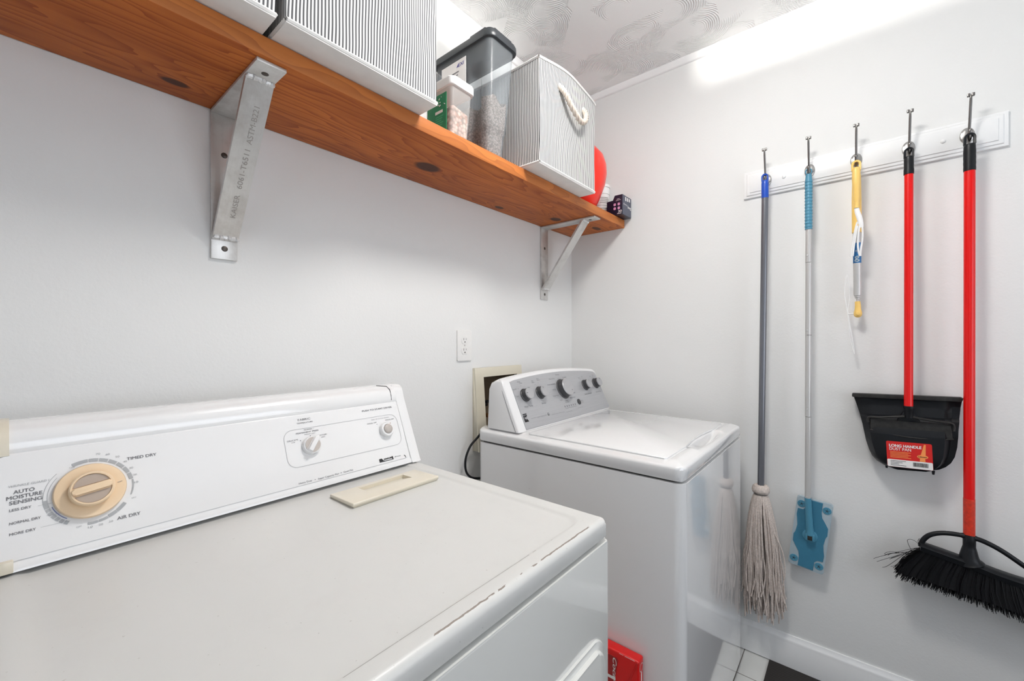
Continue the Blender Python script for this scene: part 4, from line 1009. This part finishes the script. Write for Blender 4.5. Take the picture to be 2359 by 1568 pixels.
flat(bm, [(1.1475, .0545), (1.1535, .0545), (1.1475, .0480)], WP, wc); flat(bm, [(1.1560, .0545), (1.163, .0545), (1.163, .0510), (1.1535, .0465), (1.150, .0485)], WP, wc)
flat(bm, [(1.141, .0300), (1.163, .0300), (1.163, .0345), (1.1560, .0420), (1.1520, .0380), (1.1480, .0430), (1.141, .0415)], WP, wc); text(bm, 'K', WP, 1.1475, .0455, .009, .010, c=wc+.0001, bold=.02)
outline(bm, WP, disc(1.288, .039, .0050, 20), .0010, wc); text(bm, 'hp', WP, 1.2853, .0370, .0045, .0055, c=wc)
pieces('brand_mark', bm, M_blackprint, fa)
bm = nb(); lathe(bm, [(0, 0), (.0120, 0), (.0120, .0022), (.010, .0030), (0, .0030)], Fr(WP.p(1.5250, .0590, .002), WP.x, WP.y), 28); obj('start_button', bm, M_knobside, Wm)
for x_, r_, h_, pa in ((1.195, .0215, .026, 170), (1.288, .0215, .026, 110), (1.448, .0365, .030, -42), (1.628, .0210, .026, 75), (1.722, .0210, .026, 65)):
    kf = Fr(WP.p(x_-.004, .1245, .002), WP.x, WP.y)
    bm = nb(); lathe(bm, [(0, 0), (r_*1.13, 0), (r_*1.15, .002), (r_*1.10, .004), (r_, .005), (r_*.97, h_-.004), (0, h_-.004)], kf, 44); kn = obj('control_knob', bm, M_knobside, Wm)
    bm = nb(); lathe(bm, [(r_*.97, h_-.0045), (r_*.975, h_-.002), (r_*.93, h_), (r_*.86, h_-.0005), (0, h_-.0012)], kf, 44); kc = obj('knob_cap', bm, M_knobcap, kn)
    bm = nb(); a = deg(pa); rr = r_*.66; flat(bm, [(rr*math.cos(a)+p*math.cos(a)-q*math.sin(a), rr*math.sin(a)+p*math.sin(a)+q*math.cos(a)) for p, q in ((-.003, -.0009), (.003, -.0009), (.003, .0009), (-.003, .0009))], kf, h_); obj('pointer_mark', bm, M_blackprint, kc)
bm = nb(); tube(bm, smooth_path([(1.16, 1.085, .90), (1.125, 1.098, .862), (1.095, 1.105, .835), (1.074, 1.108, .795), (1.072, 1.108, .755), (1.085, 1.106, .728), (1.11, 1.10, .712), (1.17, 1.095, .70)], 8), .0042, 10); obj('power_cord', bm, M_blackpl, Wm)

# ------------------------------------------------------------------ red carton between the machines
t = thing('drink_carton', 'red soft drink carton standing upright in the gap against the side of the washer', 'carton', (1.06, .62, 0))
CX = 1.045; CF = FX(CX, 0, 0)
bm = nb(); box(bm, CX, 1.0785, .436, .80, 0.0, .388, .005, 3); cb = obj('carton_body', bm, M_redbox, t)
bm = nb(); prism(bm, [(-.76, .030), (-.515, .030), (-.503, .306), (-.493, .366), (-.497, .372), (-.76, .372)], 0, .0012, CF, .0006, 1, True); pn = obj('side_panel', bm, M_redboxdk, t)
bm = nb(); DF = Fr((CX, .5075, .369), (0, 0, -1), (0, -1, 0))
text(bm, 'Coca-Cola', DF, .0, .0, .0105, .115, c=.0020, shear=.35, bold=.012); pieces('script_lettering', bm, M_labelwhite, pn)
bm = nb(); flat(bm, [(-.75, .309), (-.50, .309), (-.50, .317), (-.75, .317)], CF, .0018); obj('white_stripe', bm, M_labelwhite, pn)
bm = nb(); tube(bm, [CF.p(-.439, .386, .0004), CF.p(-.462, .325, .0004), CF.p(-.470, .25, .0004)], .0014, 6); obj('folded_edge', bm, M_redbox, t)
bm = nb(); f2 = FY(1.062, .436, .366); outline(bm, f2, disc(0, 0, .0105, 20), .0018, .0008); flat(bm, rrect(-.003, .003, -.06, -.012, .002), f2, .0008); pieces('round_mark', bm, M_labelwhite, t)
bm = nb(); flat(bm, [(-.490, .3875), (-.478, .3875), (-.478, .3865), (-.490, .3865)], CF, .0006); flat(bm, [(-.474, .3875), (-.446, .3875), (-.446, .3862), (-.474, .3862)], CF, .0006); pieces('top_edge_print', bm, M_labelwhite, t)

# floor mat
bm = nb(); prism(bm, rrect(.05, 1.854, -1.3, .254, .002), .0003, .005, up(0, 0, 0), .001, 2, True)
tag(obj('floor_mat', bm, M_mat), 'dark ribbed floor mat along the baseboard at the bottom right', 'mat')

# ------------------------------------------------------------------ hook rack
RK = thing('hook_rack', 'white moulded wooden rack with five metal hooks on the right wall', 'hook rack', (XW-.01, 0, 1.79))
f = FX(XW, 0, 0)
def rz(b): 
    for v in b.verts: v.co.z += -v.co.y*.0162
    return b
bm = nb(); prism(bm, [(-.3435, 1.7905), (.3435, 1.7905), (.3435, 1.8935), (-.3435, 1.8935)], .0003, .010, f, .0025, 2, True)
prism(bm, [(-.334, 1.7985), (.334, 1.7985), (.334, 1.8855), (-.334, 1.8855)], .008, .0145, f, .0045, 3, True)
prism(bm, [(-.322, 1.8095), (.322, 1.8095), (.322, 1.8745), (-.322, 1.8745)], .012, .0180, f, .0012, 2, True); obj('backboard', rz(bm), M_trim, RK, sharp=30)
for yy in (.209, -.208):
    bm = nb(); lathe(bm, [(.0065, 0), (.0062, .002), (.0035, .0042), (0, .0048)], FX(XW-.018, yy, 1.842), 18); obj('screw_cap', rz(bm), M_trim, RK)
def hook(y):
    zc = 1.8425-y*.0162; xp = XW-.018
    bm = nb()
    up_ = smooth_path([(xp-.004, y, zc-.004), (xp-.018, y, zc-.006), (xp-.032, y, zc+.008), (xp-.040, y, zc+.034), (xp-.047, y, zc+.062), (xp-.053, y, zc+.088), (xp-.054, y, zc+.098)], 6)
    tube(bm, up_, [.0032]*(len(up_)-8)+[.0030-.0001*i for i in range(8)], 10)
    box(bm, xp-.058, xp-.051, y-.0080, y-.0012, zc+.094, zc+.104, .0015); box(bm, xp-.058, xp-.051, y+.0012, y+.0080, zc+.094, zc+.104, .0015); box(bm, xp-.056, xp-.052, y-.003, y+.003, zc+.094, zc+.100, .001)
    lo_ = smooth_path([(xp-.003, y, zc-.010), (xp-.014, y, zc-.024), (xp-.028, y, zc-.028), (xp-.040, y, zc-.018), (xp-.045, y, zc+.002)], 6)
    tube(bm, lo_, [.0045]*(len(lo_)-3)+[.0050, .0052, .0042], 10)
    h = obj('hook', bm, M_darkmetal, RK)
    bm = nb(); lathe(bm, [(.0235, 0), (.0235, .0015), (.021, .0040), (.012, .0058), (0, .0062)], FX(xp, y, zc), 32, sx=.68); obj('hook_plate', bm, M_nickel, h)
for yy in (.264, .130, 0, -.130, -.259): hook(yy)

# ------------------------------------------------------------------ things hanging from the hooks
def strap_loop(bm, y, z0, z1, x, w, r, L=.018, hole=.56):     # flat stadium-shaped eyelet facing -X; L: straight length
    fr = FX(x, 0, 0); n = 14
    def stad(k, zt):
        P = [(-y+k*math.cos(PI*i/n), zt-w+k*math.sin(PI*i/n)) for i in range(n+1)]
        return P+[(-y+k*math.cos(PI+PI*i/n), zt-w-L+k*math.sin(PI+PI*i/n)*.6) for i in range(n+1)]
    t = bmesh.new(); O, I = stad(w, z1), stad(w*hole, z1); m_ = len(O)
    A, B, C_, D_ = ([t.verts.new((a, b, c)) for a, b in P] for P, c in ((O, r*.6), (I, r*.8), (I, -r*.8), (O, -r*.6)))
    A2 = [t.verts.new((-y+(a+y)*.9, z1-w+(b-z1+w)*.97, r)) for a, b in O]; D2 = [t.verts.new((-y+(a+y)*.9, z1-w+(b-z1+w)*.97, -r)) for a, b in O]
    for i in range(m_):
        j = (i+1) % m_
        for P, Q in ((D_, A), (A, A2), (A2, B), (B, C_), (C_, D2), (D2, D_)): t.faces.new((P[i], P[j], Q[j], Q[i]))
    merge(bm, t, fr.m())
# string mop
HX = 1.812
t = thing('string_mop', 'cotton string mop with grey pole and blue cap hanging beside the washer', 'mop', (1.808, .27, .186))
bm = nb(); strap_loop(bm, .264, 0, 1.851, HX, .0118, .006, .014)
tube(bm, [(HX, .264, 1.826), (HX, .264, 1.820), (HX, .264, 1.812), (HX, .264, 1.764), (HX, .264, 1.760)], [.0095, .0115, .0120, .0120, .0116], 20); obj('hanging_cap', bm, M_blue, t)
bm = nb(); tube(bm, [(HX, .264, 1.762), (1.806, .276, .655)], .0112, 20); obj('pole', bm, M_greypole, t)
bm = nb()
prof = [(0, .652), (.020, .650), (.0275, .655), (.030, .663), (.0275, .674), (.022, .681), (.012, .683)]
lathe(bm, [(r, z) for r, z in prof], up(1.806, .276, 0), 28)
for v in bm.verts: v.co += V((random.uniform(-1, 1), random.uniform(-1, 1), random.uniform(-1, 1)))*.0012
obj('yarn_collar', bm, M_yarn, t)
bm = nb(); tube(bm, [(1.806+.0215*math.cos(a), .276+.0215*math.sin(a), .651) for a in [2*PI*i/20 for i in range(21)]], .003, 6); obj('binding_wire', bm, M_darkmetal, t)
bm = nb()
for i in range(260):
    a = random.uniform(0, 2*PI); q = math.sqrt(random.random()); front = random.random()
    zb = random.uniform(.215, .30) if random.random() < .85 else random.uniform(.18, .215)
    r0_ = .018; ex = .042; ey = .070
    xe = 1.803+ex*q*math.cos(a); ye = .268+ey*q*math.sin(a); xe = min(xe, 1.846); ye = min(ye, .338)
    if ye > .318: xe = max(xe, 1.785)
    xm = 1.806+(ex*.95*(.35+.65*q))*math.cos(a); ym = .272+(ey*.80*(.35+.65*q))*math.sin(a); xm = min(xm, 1.846); ym = min(ym, .330)
    w1, w2 = random.uniform(-.009, .009), random.uniform(-.010, .010)
    pts = smooth_path([(1.806+.012*math.cos(a), .276+.012*math.sin(a), .653), (1.806+.024*math.cos(a), .276+.026*math.sin(a), .632), (1.806+.036*math.cos(a)*(.6+.4*q), .275+.042*math.sin(a)*(.6+.4*q), .56), (xm, ym, .46), (xm*.4+xe*.6+w1*.4, ym*.4+ye*.6+w2, .36), (xe, min(ye+w1, .339), zb)], 5)
    tube(bm, pts, [.0025+.0006*math.sin(k*1.9+i) for k in range(len(pts))], 5)
for s in (-1, 1):
    pts = smooth_path([(1.79, .276+s*.03, .55), (1.785, .262+s*.055, .47), (1.785, .262+s*.066, .40), (1.785, .262+s*.06, .34)], 6); tube(bm, pts, .0022, 5)
o = obj('yarn_strands', bm, M_yarn, t, sharp=80); o['kind'] = 'stuff'
# flat mop
t = thing('flat_mop', 'flat mop with ribbed teal grip, silver pole and blue rectangular head', 'flat mop', (1.82, .128, .40))
y = .130
bm = nb(); strap_loop(bm, y, 0, 1.836, HX, .0105, .004, .004, .7); tube(bm, [(HX, y, 1.815), (HX, y, 1.790)], [.0085, .0110], 16)
pts = []; rs = []
for i in range(15):
    z = 1.790-i*.0113; pts += [(HX, y, z), (HX, y, z-.0035), (HX, y, z-.004), (HX, y, z-.0110)]; rs += [.0118, .0118, .0105, .0112]
pts.append((HX, y, 1.620)); rs.append(.0112); tube(bm, pts, rs, 18); obj('ribbed_grip', bm, M_teal, t)
for (za, zb, r_) in ((1.622, 1.5035, .0090), (1.502, .9565, .0092), (.955, .663, .0092)):
    bm = nb(); tube(bm, [(HX-(1.62-za)*.004, y, za), (HX-(1.62-zb)*.004, y+.001, zb)], r_, 18); obj('pole_section', bm, M_silverpole, t)
for za in (1.527, 1.262, .982, .672):
    bm = nb(); lathe(bm, [(.0028, 0), (.0026, .0016), (0, .0026)], FX(HX-.0086-(1.62-za)*.004, y+.003, za), 12); obj('snap_button', bm, M_silverpole, t)
bm = nb()
for z_ in (1.245, ): tube(bm, [(HX-.0015, y, z_+.001), (HX-.0015, y, z_-.001)], .0094, 18)
obj('joint_ring', bm, M_darkmetal, t)
th = math.radians(-6.5)
HF = Fr((1.838, .1255, .531), (0, -math.cos(th), math.sin(th)), (0, math.sin(th), math.cos(th)))
HF = Fr((1.838, .1255, .531), (0, -math.cos(th), math.sin(th)), (0, -math.sin(-th), math.cos(th)))
hw, hh = .0525, .1275
bm = nb(); prism(bm, rrect(-hw, hw, -hh, hh, .006), -.004, .010, HF, .004, 3); hp = obj('head_plate', bm, M_pale, t)
def wavy(s):
    P = [(-.020*s, hh-.004), (.028*s, hh-.004)]
    return P
bm = nb(); outl = []
left = [(-.022, hh-.003), (-.022, .092), (-.030, .083), (-.046, .082), (-.047, .060), (-.044, .045), (-.040, .022), (-.043, -.004), (-.048, -.014), (-.047, -.040), (-.036, -.058), (-.026, -.072), (-.023, -.090), (-.023, -hh+.003)]
right = [(-a, -b_) for a, b_ in left]
outl = left[::1]+right[::1]
prism(bm, outl[::-1], .0095, .0116, HF, .0007, 1, True); obj('blue_overlay', bm, M_tealdk, hp)
for a, b_ in ((-.037, .102), (.037, .102), (-.037, -.102), (.037, -.102)):
    bm = nb(); prism(bm, disc(a, b_, .0125, 28), .0098, .0118, HF, .0006, 1, True); g = obj('cloth_gripper', bm, M_teal, hp)
    bm = nb()
    for q in range(5):
        an = q*2*PI/5+.3; tube(bm, [HF.p(a, b_, .0119), HF.p(a+.0085*math.cos(an), b_+.0085*math.sin(an), .0119)], [.0009, .0003], 5)
    obj('gripper_slit', bm, M_slot, g)
bm = nb(); pA = V((HX-.004, .131, .668)); pB = HF.p(0, .004, .020)
tube(bm, [pA, pA.lerp(pB, .8), pB], [.0100, .0110, .0135], 18); box(bm, pB.x-.010, pB.x+.010, pB.y-.014, pB.y+.014, pB.z-.022, pB.z+.006, .005, 3)
lathe(bm, [(.024, .009), (.022, .013), (.014, .016), (0, .017)], Fr(HF.p(0, -.004, 0), HF.x, HF.y), 28); obj('swivel_joint', bm, M_teal, t)
bm = nb(); box(bm, pB.x-.0115, pB.x-.0095, pB.y-.007, pB.y+.007, pB.z-.017, pB.z+.000, .001); obj('joint_opening', bm, M_slot, t)
# telescopic duster and forked duster handle on the third hook
t = thing('telescopic_duster', 'silver telescopic duster with blue letter label, yellow ends and a white wire loop', 'duster', (1.83, -.003, 1.18))
DX = 1.828
bm = nb(); strap_loop(bm, 0, 0, 1.826, 1.820, .0120, .003); tube(bm, [(1.822, 0, 1.803), (1.826, -.001, 1.78), (DX, -.001, 1.70), (DX, -.002, 1.590)], [.007, .0115, .0130, .0130], 20); obj('yellow_sleeve', bm, M_yellow, t)
bm = nb(); tube(bm, [(DX, -.002, 1.592), (DX, -.004, 1.383), (DX, -.004, 1.380)], [.0108, .0108, .0102], 20); obj('silver_tube', bm, M_silverpole, t)
bm = nb(); L = []
for z_ in (1.487, 1.555):
    L.append([bm.verts.new((DX-.0111*math.cos(a), -.003+.0111*math.sin(a), z_)) for a in [deg(-100+200*i/16) for i in range(17)]])
for i in range(16): bm.faces.new((L[0][i], L[0][i+1], L[1][i+1], L[1][i]))
lb = obj('blue_label', bm, M_labelblue, t)
bm = nb(); text(bm, 'g', FX(DX-.0116, 0, 0), -.004, 1.497, .020, .013, c=.0008, bold=.02); text(bm, 'er', FX(DX-.0116, 0, 0), -.002, 1.524, .009, .010, c=.0008, bold=.01); pieces('label_letters', bm, M_pale, lb)
bm = nb()
for i, (za, zb, r_) in enumerate(((1.381, 1.377, .0100), (1.376, 1.372, .0085), (1.371, 1.367, .0065), (1.367, 1.352, .0035))): tube(bm, [(DX, -.004, za), (DX, -.004, zb)], r_, 16)
obj('inner_rods', bm, M_silverpole, t)
bm = nb(); tube(bm, [(DX, -.004, 1.358), (DX, -.005, 1.345), (DX, -.005, 1.332), (DX, -.005, 1.324), (DX, -.005, 1.317), (DX, -.005, 1.310), (DX, -.005, 1.306), (DX, -.005, 1.304)], [.0072, .0080, .0086, .0104, .0114, .0104, .0075, .003], 20); tube(bm, [(DX-.013, -.005, 1.317), (DX-.008, -.005, 1.317)], [.0048, .0055], 16); obj('yellow_swivel', bm, M_yellow, t)
bm = nb(); tube(bm, [(DX, .006, 1.317), (DX, .021, 1.317)], .0022, 10)
tube(bm, smooth_path([(DX, .0235, 1.452), (DX, .029, 1.42), (DX, .030, 1.38), (DX, .024, 1.335), (DX, .019, 1.29), (DX, .016, 1.24), (DX, .006, 1.186), (DX, .004, 1.188), (DX, .010, 1.235), (DX, .017, 1.285), (DX, .021, 1.33), (DX, .017, 1.37), (DX, .018, 1.41), (DX, .0225, 1.452)], 6), .0013, 6); obj('wire_loop', bm, M_white, t)
t = thing('forked_duster_handle', 'short yellow duster handle with white forked prongs hanging in front of the telescopic duster', 'duster handle', (1.80, 0, 1.50))
bm = nb(); strap_loop(bm, 0, 0, 1.828, 1.806, .0130, .0035)
tube(bm, smooth_path([(1.806, 0, 1.802), (1.804, 0, 1.785), (1.802, 0, 1.75), (1.804, -.001, 1.72), (1.806, -.001, 1.685), (1.806, -.001, 1.668)], 5), [.0090+.0022*math.sin(PI*min(1, i/14)) - (.002 if i > 18 else 0) for i in range(26)], 16); obj('yellow_grip', bm, M_yellow, t)
bm = nb()
tube(bm, smooth_path([(1.806, -.001, 1.672), (1.804, -.003, 1.655), (1.801, -.008, 1.635), (1.799, -.012, 1.615), (1.799, -.013, 1.60)], 5), [.0060+.0015*math.sin(i*.16) for i in range(21)], 12, flat=.5)
for P in ([(1.799, -.003, 1.620), (1.798, .003, 1.59), (1.798, .009, 1.55), (1.798, .0130, 1.515), (1.799, .0125, 1.506)], [(1.799, -.004, 1.607), (1.798, .001, 1.575), (1.798, .005, 1.545), (1.798, .0085, 1.508)], [(1.799, -.009, 1.607), (1.797, -.006, 1.58), (1.797, -.0045, 1.545), (1.797, -.0065, 1.520), (1.798, -.0095, 1.507)], [(1.799, -.013, 1.622), (1.798, -.0165, 1.59), (1.798, -.0160, 1.56), (1.798, -.0125, 1.53), (1.798, -.0110, 1.506)]):
    q = smooth_path(P, 6); tube(bm, q, .0026, 8)
obj('white_fork', bm, M_white, t)
# long handled dustpan
t = thing('long_handle_dustpan', 'black dustpan with red and white label on a long red handle', 'dustpan', (1.80, -.128, .81))
y = -.128
bm = nb(); strap_loop(bm, y, 0, 1.834, HX, .0122, .007, .018)
tube(bm, [(HX, y, 1.806), (HX, y, 1.800), (HX, y, 1.790), (HX, y, 1.768), (HX, y, 1.766), (HX, y, 1.750)], [.0100, .0118, .0118, .0118, .0124, .0124], 20); obj('hanging_cap', bm, M_blackpl, t)
bm = nb(); tube(bm, [(HX, y, 1.752), (1.792, y+.001, 1.020)], .0108, 20); obj('red_pole', bm, M_red, t)
# pan
PF = FX(1.858, 0, 0)       # c grows away from the wall
def pan_half(z):           # (left, right) limits in a=-y
    tb = [(1.050, -.008, .248), (1.035, -.004, .247), (1.0, .006, .244), (.96, .016, .240), (.93, .021, .238), (.90, .026, .236), (.87, .034, .231), (.85, .042, .223), (.835, .054, .212), (.824, .070, .198), (.818, .090, .180)]
    for (z1_, a1, b1), (z2_, a2, b2) in zip(tb, tb[1:]):
        if z2_ <= z <= z1_: k_ = (z1_-z)/(z1_-z2_); return a1+(a2-a1)*k_, b1+(b2-b1)*k_
    return tb[-1][1:]
zs = [1.050, 1.044, 1.036, 1.020, 1.0, .985, .978, .972, .95, .932, .927, .92, .90, .87, .85, .835, .824, .818]
def depth(z):              # front surface distance from the wall plane
    if z > 1.036: return .030+.012*(z-1.036)/.014
    if z > .985: return .022+.012*(1.036-z)/.05
    if z > .972: return .034+.026*(.985-z)/.013
    if z > .932: return .052+.006*(.972-z)/.04
    return .066-.012*max(0, (.85-z)/.032)
bm = nb(); rows = []
for z_ in zs:
    a0, a1 = pan_half(z_); c_ = depth(z_); tl = (.004 if z_ < 1.03 else 0)
    row = []
    for i in range(15):
        s = i/14; a = a0+(a1-a0)*s; edge = min(s, 1-s)*14
        ef = 1 if edge >= 2 else (.90 if edge >= 1 else .55); cc = c_*(ef if z_ < 1.03 else 1)
        row.append(bm.verts.new(PF.p(a, z_+(s-.5)*.008, cc)))
    rows.append(row)
back = []
for z_ in zs:
    a0, a1 = pan_half(z_); back.append([bm.verts.new(PF.p(a0+(a1-a0)*i/14, z_+(i/14-.5)*.008, .0)) for i in range(15)])
for A, B in zip(rows, rows[1:]):
    for i in range(14): bm.faces.new((A[i], A[i+1], B[i+1], B[i]))
for A, B in zip(back, back[1:]):
    for i in range(14): bm.faces.new((A[i], B[i], B[i+1], A[i+1]))
for i in range(len(zs)-1):
    bm.faces.new((rows[i][0], rows[i+1][0], back[i+1][0], back[i][0])); bm.faces.new((rows[i][14], back[i][14], back[i+1][14], rows[i+1][14]))
for i in range(14):
    bm.faces.new((rows[0][i], back[0][i], back[0][i+1], rows[0][i+1])); bm.faces.new((rows[-1][i], rows[-1][i+1], back[-1][i+1], back[-1][i]))
pan = obj('pan', bm, M_blackpl, t, sharp=32)
bm = nb(); prism(bm, rrect(-.010, .2455, 1.040, 1.052, .004), .020, .046, PF, .002, 2)
for v in bm.verts: v.co.z += (-v.co.y-.12)*.03
obj('rubber_lip', bm, M_blackrough, t)
bm = nb(); n_ = 20
for P in ([(.032, .958, .054), (.034, .975, .058), (.060, .978, .064), (.105, .986, .066), (.118, .988, .066)], [(.226, .955, .054), (.223, .977, .058), (.190, .981, .064), (.150, .986, .066), (.136, .988, .066)]):
    tube(bm, smooth_path([PF.p(*q) for q in P], 6), .0035, 8)
tube(bm, smooth_path([PF.p(*q) for q in [(.036, .935, .057), (.07, .929, .0625), (.13, .924, .066), (.19, .926, .0625), (.226, .931, .057)]], 8), .0020, 8)
obj('rim_bar', bm, M_blackrough, t)
bm = nb(); prism(bm, [(.038, .934), (.075, .928), (.13, .925), (.19, .927), (.224, .931), (.221, .972), (.136, .976), (.036, .972)], .0480, .0570, PF, .001, 1, True); obj('dusty_well', bm, M_blackrough, t)
bm = nb(); tube(bm, [(1.792, y, 1.022), (1.792, y, 1.016), (1.793, y, 1.010), (1.794, y, .985)], [.0125, .0128, .0110, .0095], 20); prism(bm, [(.100, .972), (.156, .972), (.140, 1.004), (.116, 1.004)], .045, .062, PF, .004, 2); obj('handle_socket', bm, M_blackpl, t)
for a in (.078, .186):
    bm = nb(); tube(bm, [PF.p(a, .822, .028), PF.p(a, .810, .028)], [.004, .0028], 8); obj('foot_peg', bm, M_blackpl, t)
LF = Fr((1.858-.0668, -.1285, .868), (0, -1, .045), (0, .045, 1))
bm = nb(); prism(bm, rrect(-.052, .052, -.040, .040, .004), -.003, .0012, LF); lb = obj('product_label', bm, M_labelred, t)
bm = nb(); flat(bm, rrect(-.0515, .0515, -.0395, -.0165, .003), LF, .0016)
text(bm, 'LONG HANDLE', LF, -.0450, .0230, .0084, .0735, c=.0018, bold=.035); text(bm, 'DUST PAN', LF, -.0450, .0125, .0088, .050, c=.0018, bold=.004)
pieces('white_print', bm, M_labelwhite, lb)
bm = nb()
for q in range(5): flat(bm, rrect(-.044, .004-(q % 2)*.006, .0065-q*.0042, .0082-q*.0042, .0003), LF, .0018)
flat(bm, [(.0345, .0370), (.0385, .0370), (.0370, .004), (.0260, .004)], LF, .0018); flat(bm, [(.0230, -.0160), (.0360, -.0160), (.0355, -.006), (.0240, -.006)], LF, .0018); flat(bm, disc(.0300, -.001, .0125, 24, .006), LF, .0020)
pieces('orange_print', bm, M_labelorange, lb)
bm = nb(); text(bm, 'Libman', LF, .0205, -.0030, .0045, .019, c=.0024, shear=.2, bold=.01)
random.seed(3); a = .008
while a < .042:
    w_ = random.choice((.0005, .0009, .0014)); flat(bm, [(a, -.0330), (a+w_, -.0330), (a+w_, -.0205), (a, -.0205)], LF, .0020); a += w_+random.choice((.0005, .0009))
for q in range(4): flat(bm, rrect(-.044, -.008-(q % 3)*.008, -.0215-q*.0045, -.0202-q*.0045, .0003), LF, .0020)
pieces('black_print', bm, M_blackprint, lb)
# broom
t = thing('angle_broom', 'angled black bristle broom with a long red handle, rightmost on the rack', 'broom', (1.80, -.30, .43))
y = -.2585
bm = nb(); strap_loop(bm, y, 0, 1.838, HX, .0130, .008, .018)
tube(bm, [(HX, y, 1.806), (HX, y, 1.802), (HX, y, 1.798)]+[(HX, y, 1.79-i*.008) for i in range(8)]+[(HX, y, 1.727)], [.0110, .0125, .0128]+[.0130+.0004*(i % 2) for i in range(8)]+[.0130], 20); obj('hanging_cap', bm, M_blackpl, t)
bm = nb(); tube(bm, [(HX, y, 1.730), (1.806, y, .758)], .0122, 20); obj('red_pole', bm, M_red, t)
bm = nb(); tube(bm, [(1.806, y, .760), (1.805, y, .651)], .0127, 20); obj('worn_sleeve', bm, M_redworn, t)
BX = 1.803
def bt(s):      # top line of bristles: s 0..1 from left (y -.152) to right (y -.455)
    return (-.154-.300*s, .588-.028*s+.020*s*s*0)
bm = nb()
P = [(-.154, .590), (-.20, .5815), (-.26, .570), (-.32, .556), (-.38, .548), (-.45, .545)]
P = smooth_path([(BX, a, b_) for a, b_ in P], 6)
n_ = len(P)
for i, p in enumerate(P): pass
L = []
for p in P: L.append([bm.verts.new((p.x+dx_, p.y, p.z+dz_)) for dx_, dz_ in ((-.019, -.010), (.019, -.010), (.021, .004), (.014, .011), (-.014, .011), (-.021, .004))])
for A, B in zip(L, L[1:]):
    for k_ in range(6): bm.faces.new((A[k_], A[(k_+1) % 6], B[(k_+1) % 6], B[k_]))
bm.faces.new(L[0]); bm.faces.new(L[-1][::-1])
for pth in ([(-.158, .588), (-.160, .606), (-.175, .628), (-.20, .642), (-.23, .6475), (-.2585, .648)], [(-.2585, .648), (-.285, .644), (-.32, .628), (-.36, .600), (-.40, .570), (-.43, .552), (-.452, .545)]):
    q = smooth_path([(BX, a, b_) for a, b_ in pth], 6); tube(bm, q, [.0068 if 3 < i < len(q)-4 else .0085 for i in range(len(q))], 10)
tube(bm, smooth_path([(1.805, y, .652), (BX, y, .64), (BX, y, .615), (BX, y, .585), (BX, y-.004, .57)], 5), [.0135]*5+[.0138]*5+[.015+.0014*i for i in range(11)], 20)
obj('broom_block', bm, M_blackpl, t, sharp=50)
bm = nb(); random.seed(5)
def bot(s): return (-.098-.420*s, .480-.028*s-.03*s*s)
N_ = 2300
for i in range(N_):
    s = random.random(); yt = -.156-.294*s
    zt = .580-.035*min(1, s*1.2); xb = random.uniform(-.016, .016)
    a, b_ = bot(s); a += random.uniform(-.006, .006); b_ += random.uniform(-.004, .014)
    sp = xb*2.0; ex = BX+max(-.036, min(.036, sp+random.uniform(-.006, .006)))
    p0 = V((BX+xb, yt, zt)); p2 = V((ex, a, b_)); p1 = p0.lerp(p2, .5)+V((0, random.uniform(-.003, .003)+.008*(1-s), -.002))
    tube(bm, [p0, p1, p2], [.0012, .0011, .0007], 3, False)
for i in range(9):
    s_ = .0; e_y = -.080+random.uniform(-.01, .035); e_z = random.uniform(.49, .56)
    tube(bm, smooth_path([(BX+random.uniform(-.01, .01), -.160, .582), (BX, -.135, .575-random.random()*.02), (BX, e_y-.015, e_z+.012), (BX, e_y, e_z)], 5), .0006, 4)
tube(bm, smooth_path([(BX-.01, -.165, .585), (BX-.01, -.14, .605), (BX-.01, -.125, .60), (BX-.01, -.135, .57)], 5), .0006, 4)
tube(bm, smooth_path([(BX-.01, -.172, .60), (BX-.01, -.15, .602), (BX-.01, -.152, .615)], 5), .0006, 4)
o = obj('bristles', bm, M_bristle, t, sharp=80); o['kind'] = 'stuff'
bm = nb(); L = []
for i in range(21):
    s = i/20; yt = -.160-.286*s; zt = .582-.035*min(1, s*1.2); a, b_ = bot(s)
    L.append([bm.verts.new((BX-.014, yt, zt)), bm.verts.new((BX+.014, yt, zt)), bm.verts.new((BX+.028, a-.006 if i == 0 else a, b_+.020)), bm.verts.new((BX-.028, a-.006 if i == 0 else a, b_+.020))])
for A, B in zip(L, L[1:]):
    for k_ in range(4): bm.faces.new((A[k_], A[(k_+1) % 4], B[(k_+1) % 4], B[k_]))
bm.faces.new(L[0]); bm.faces.new(L[-1][::-1]); o = obj('bristle_core', bm, M_bristle, t); o['kind'] = 'stuff'
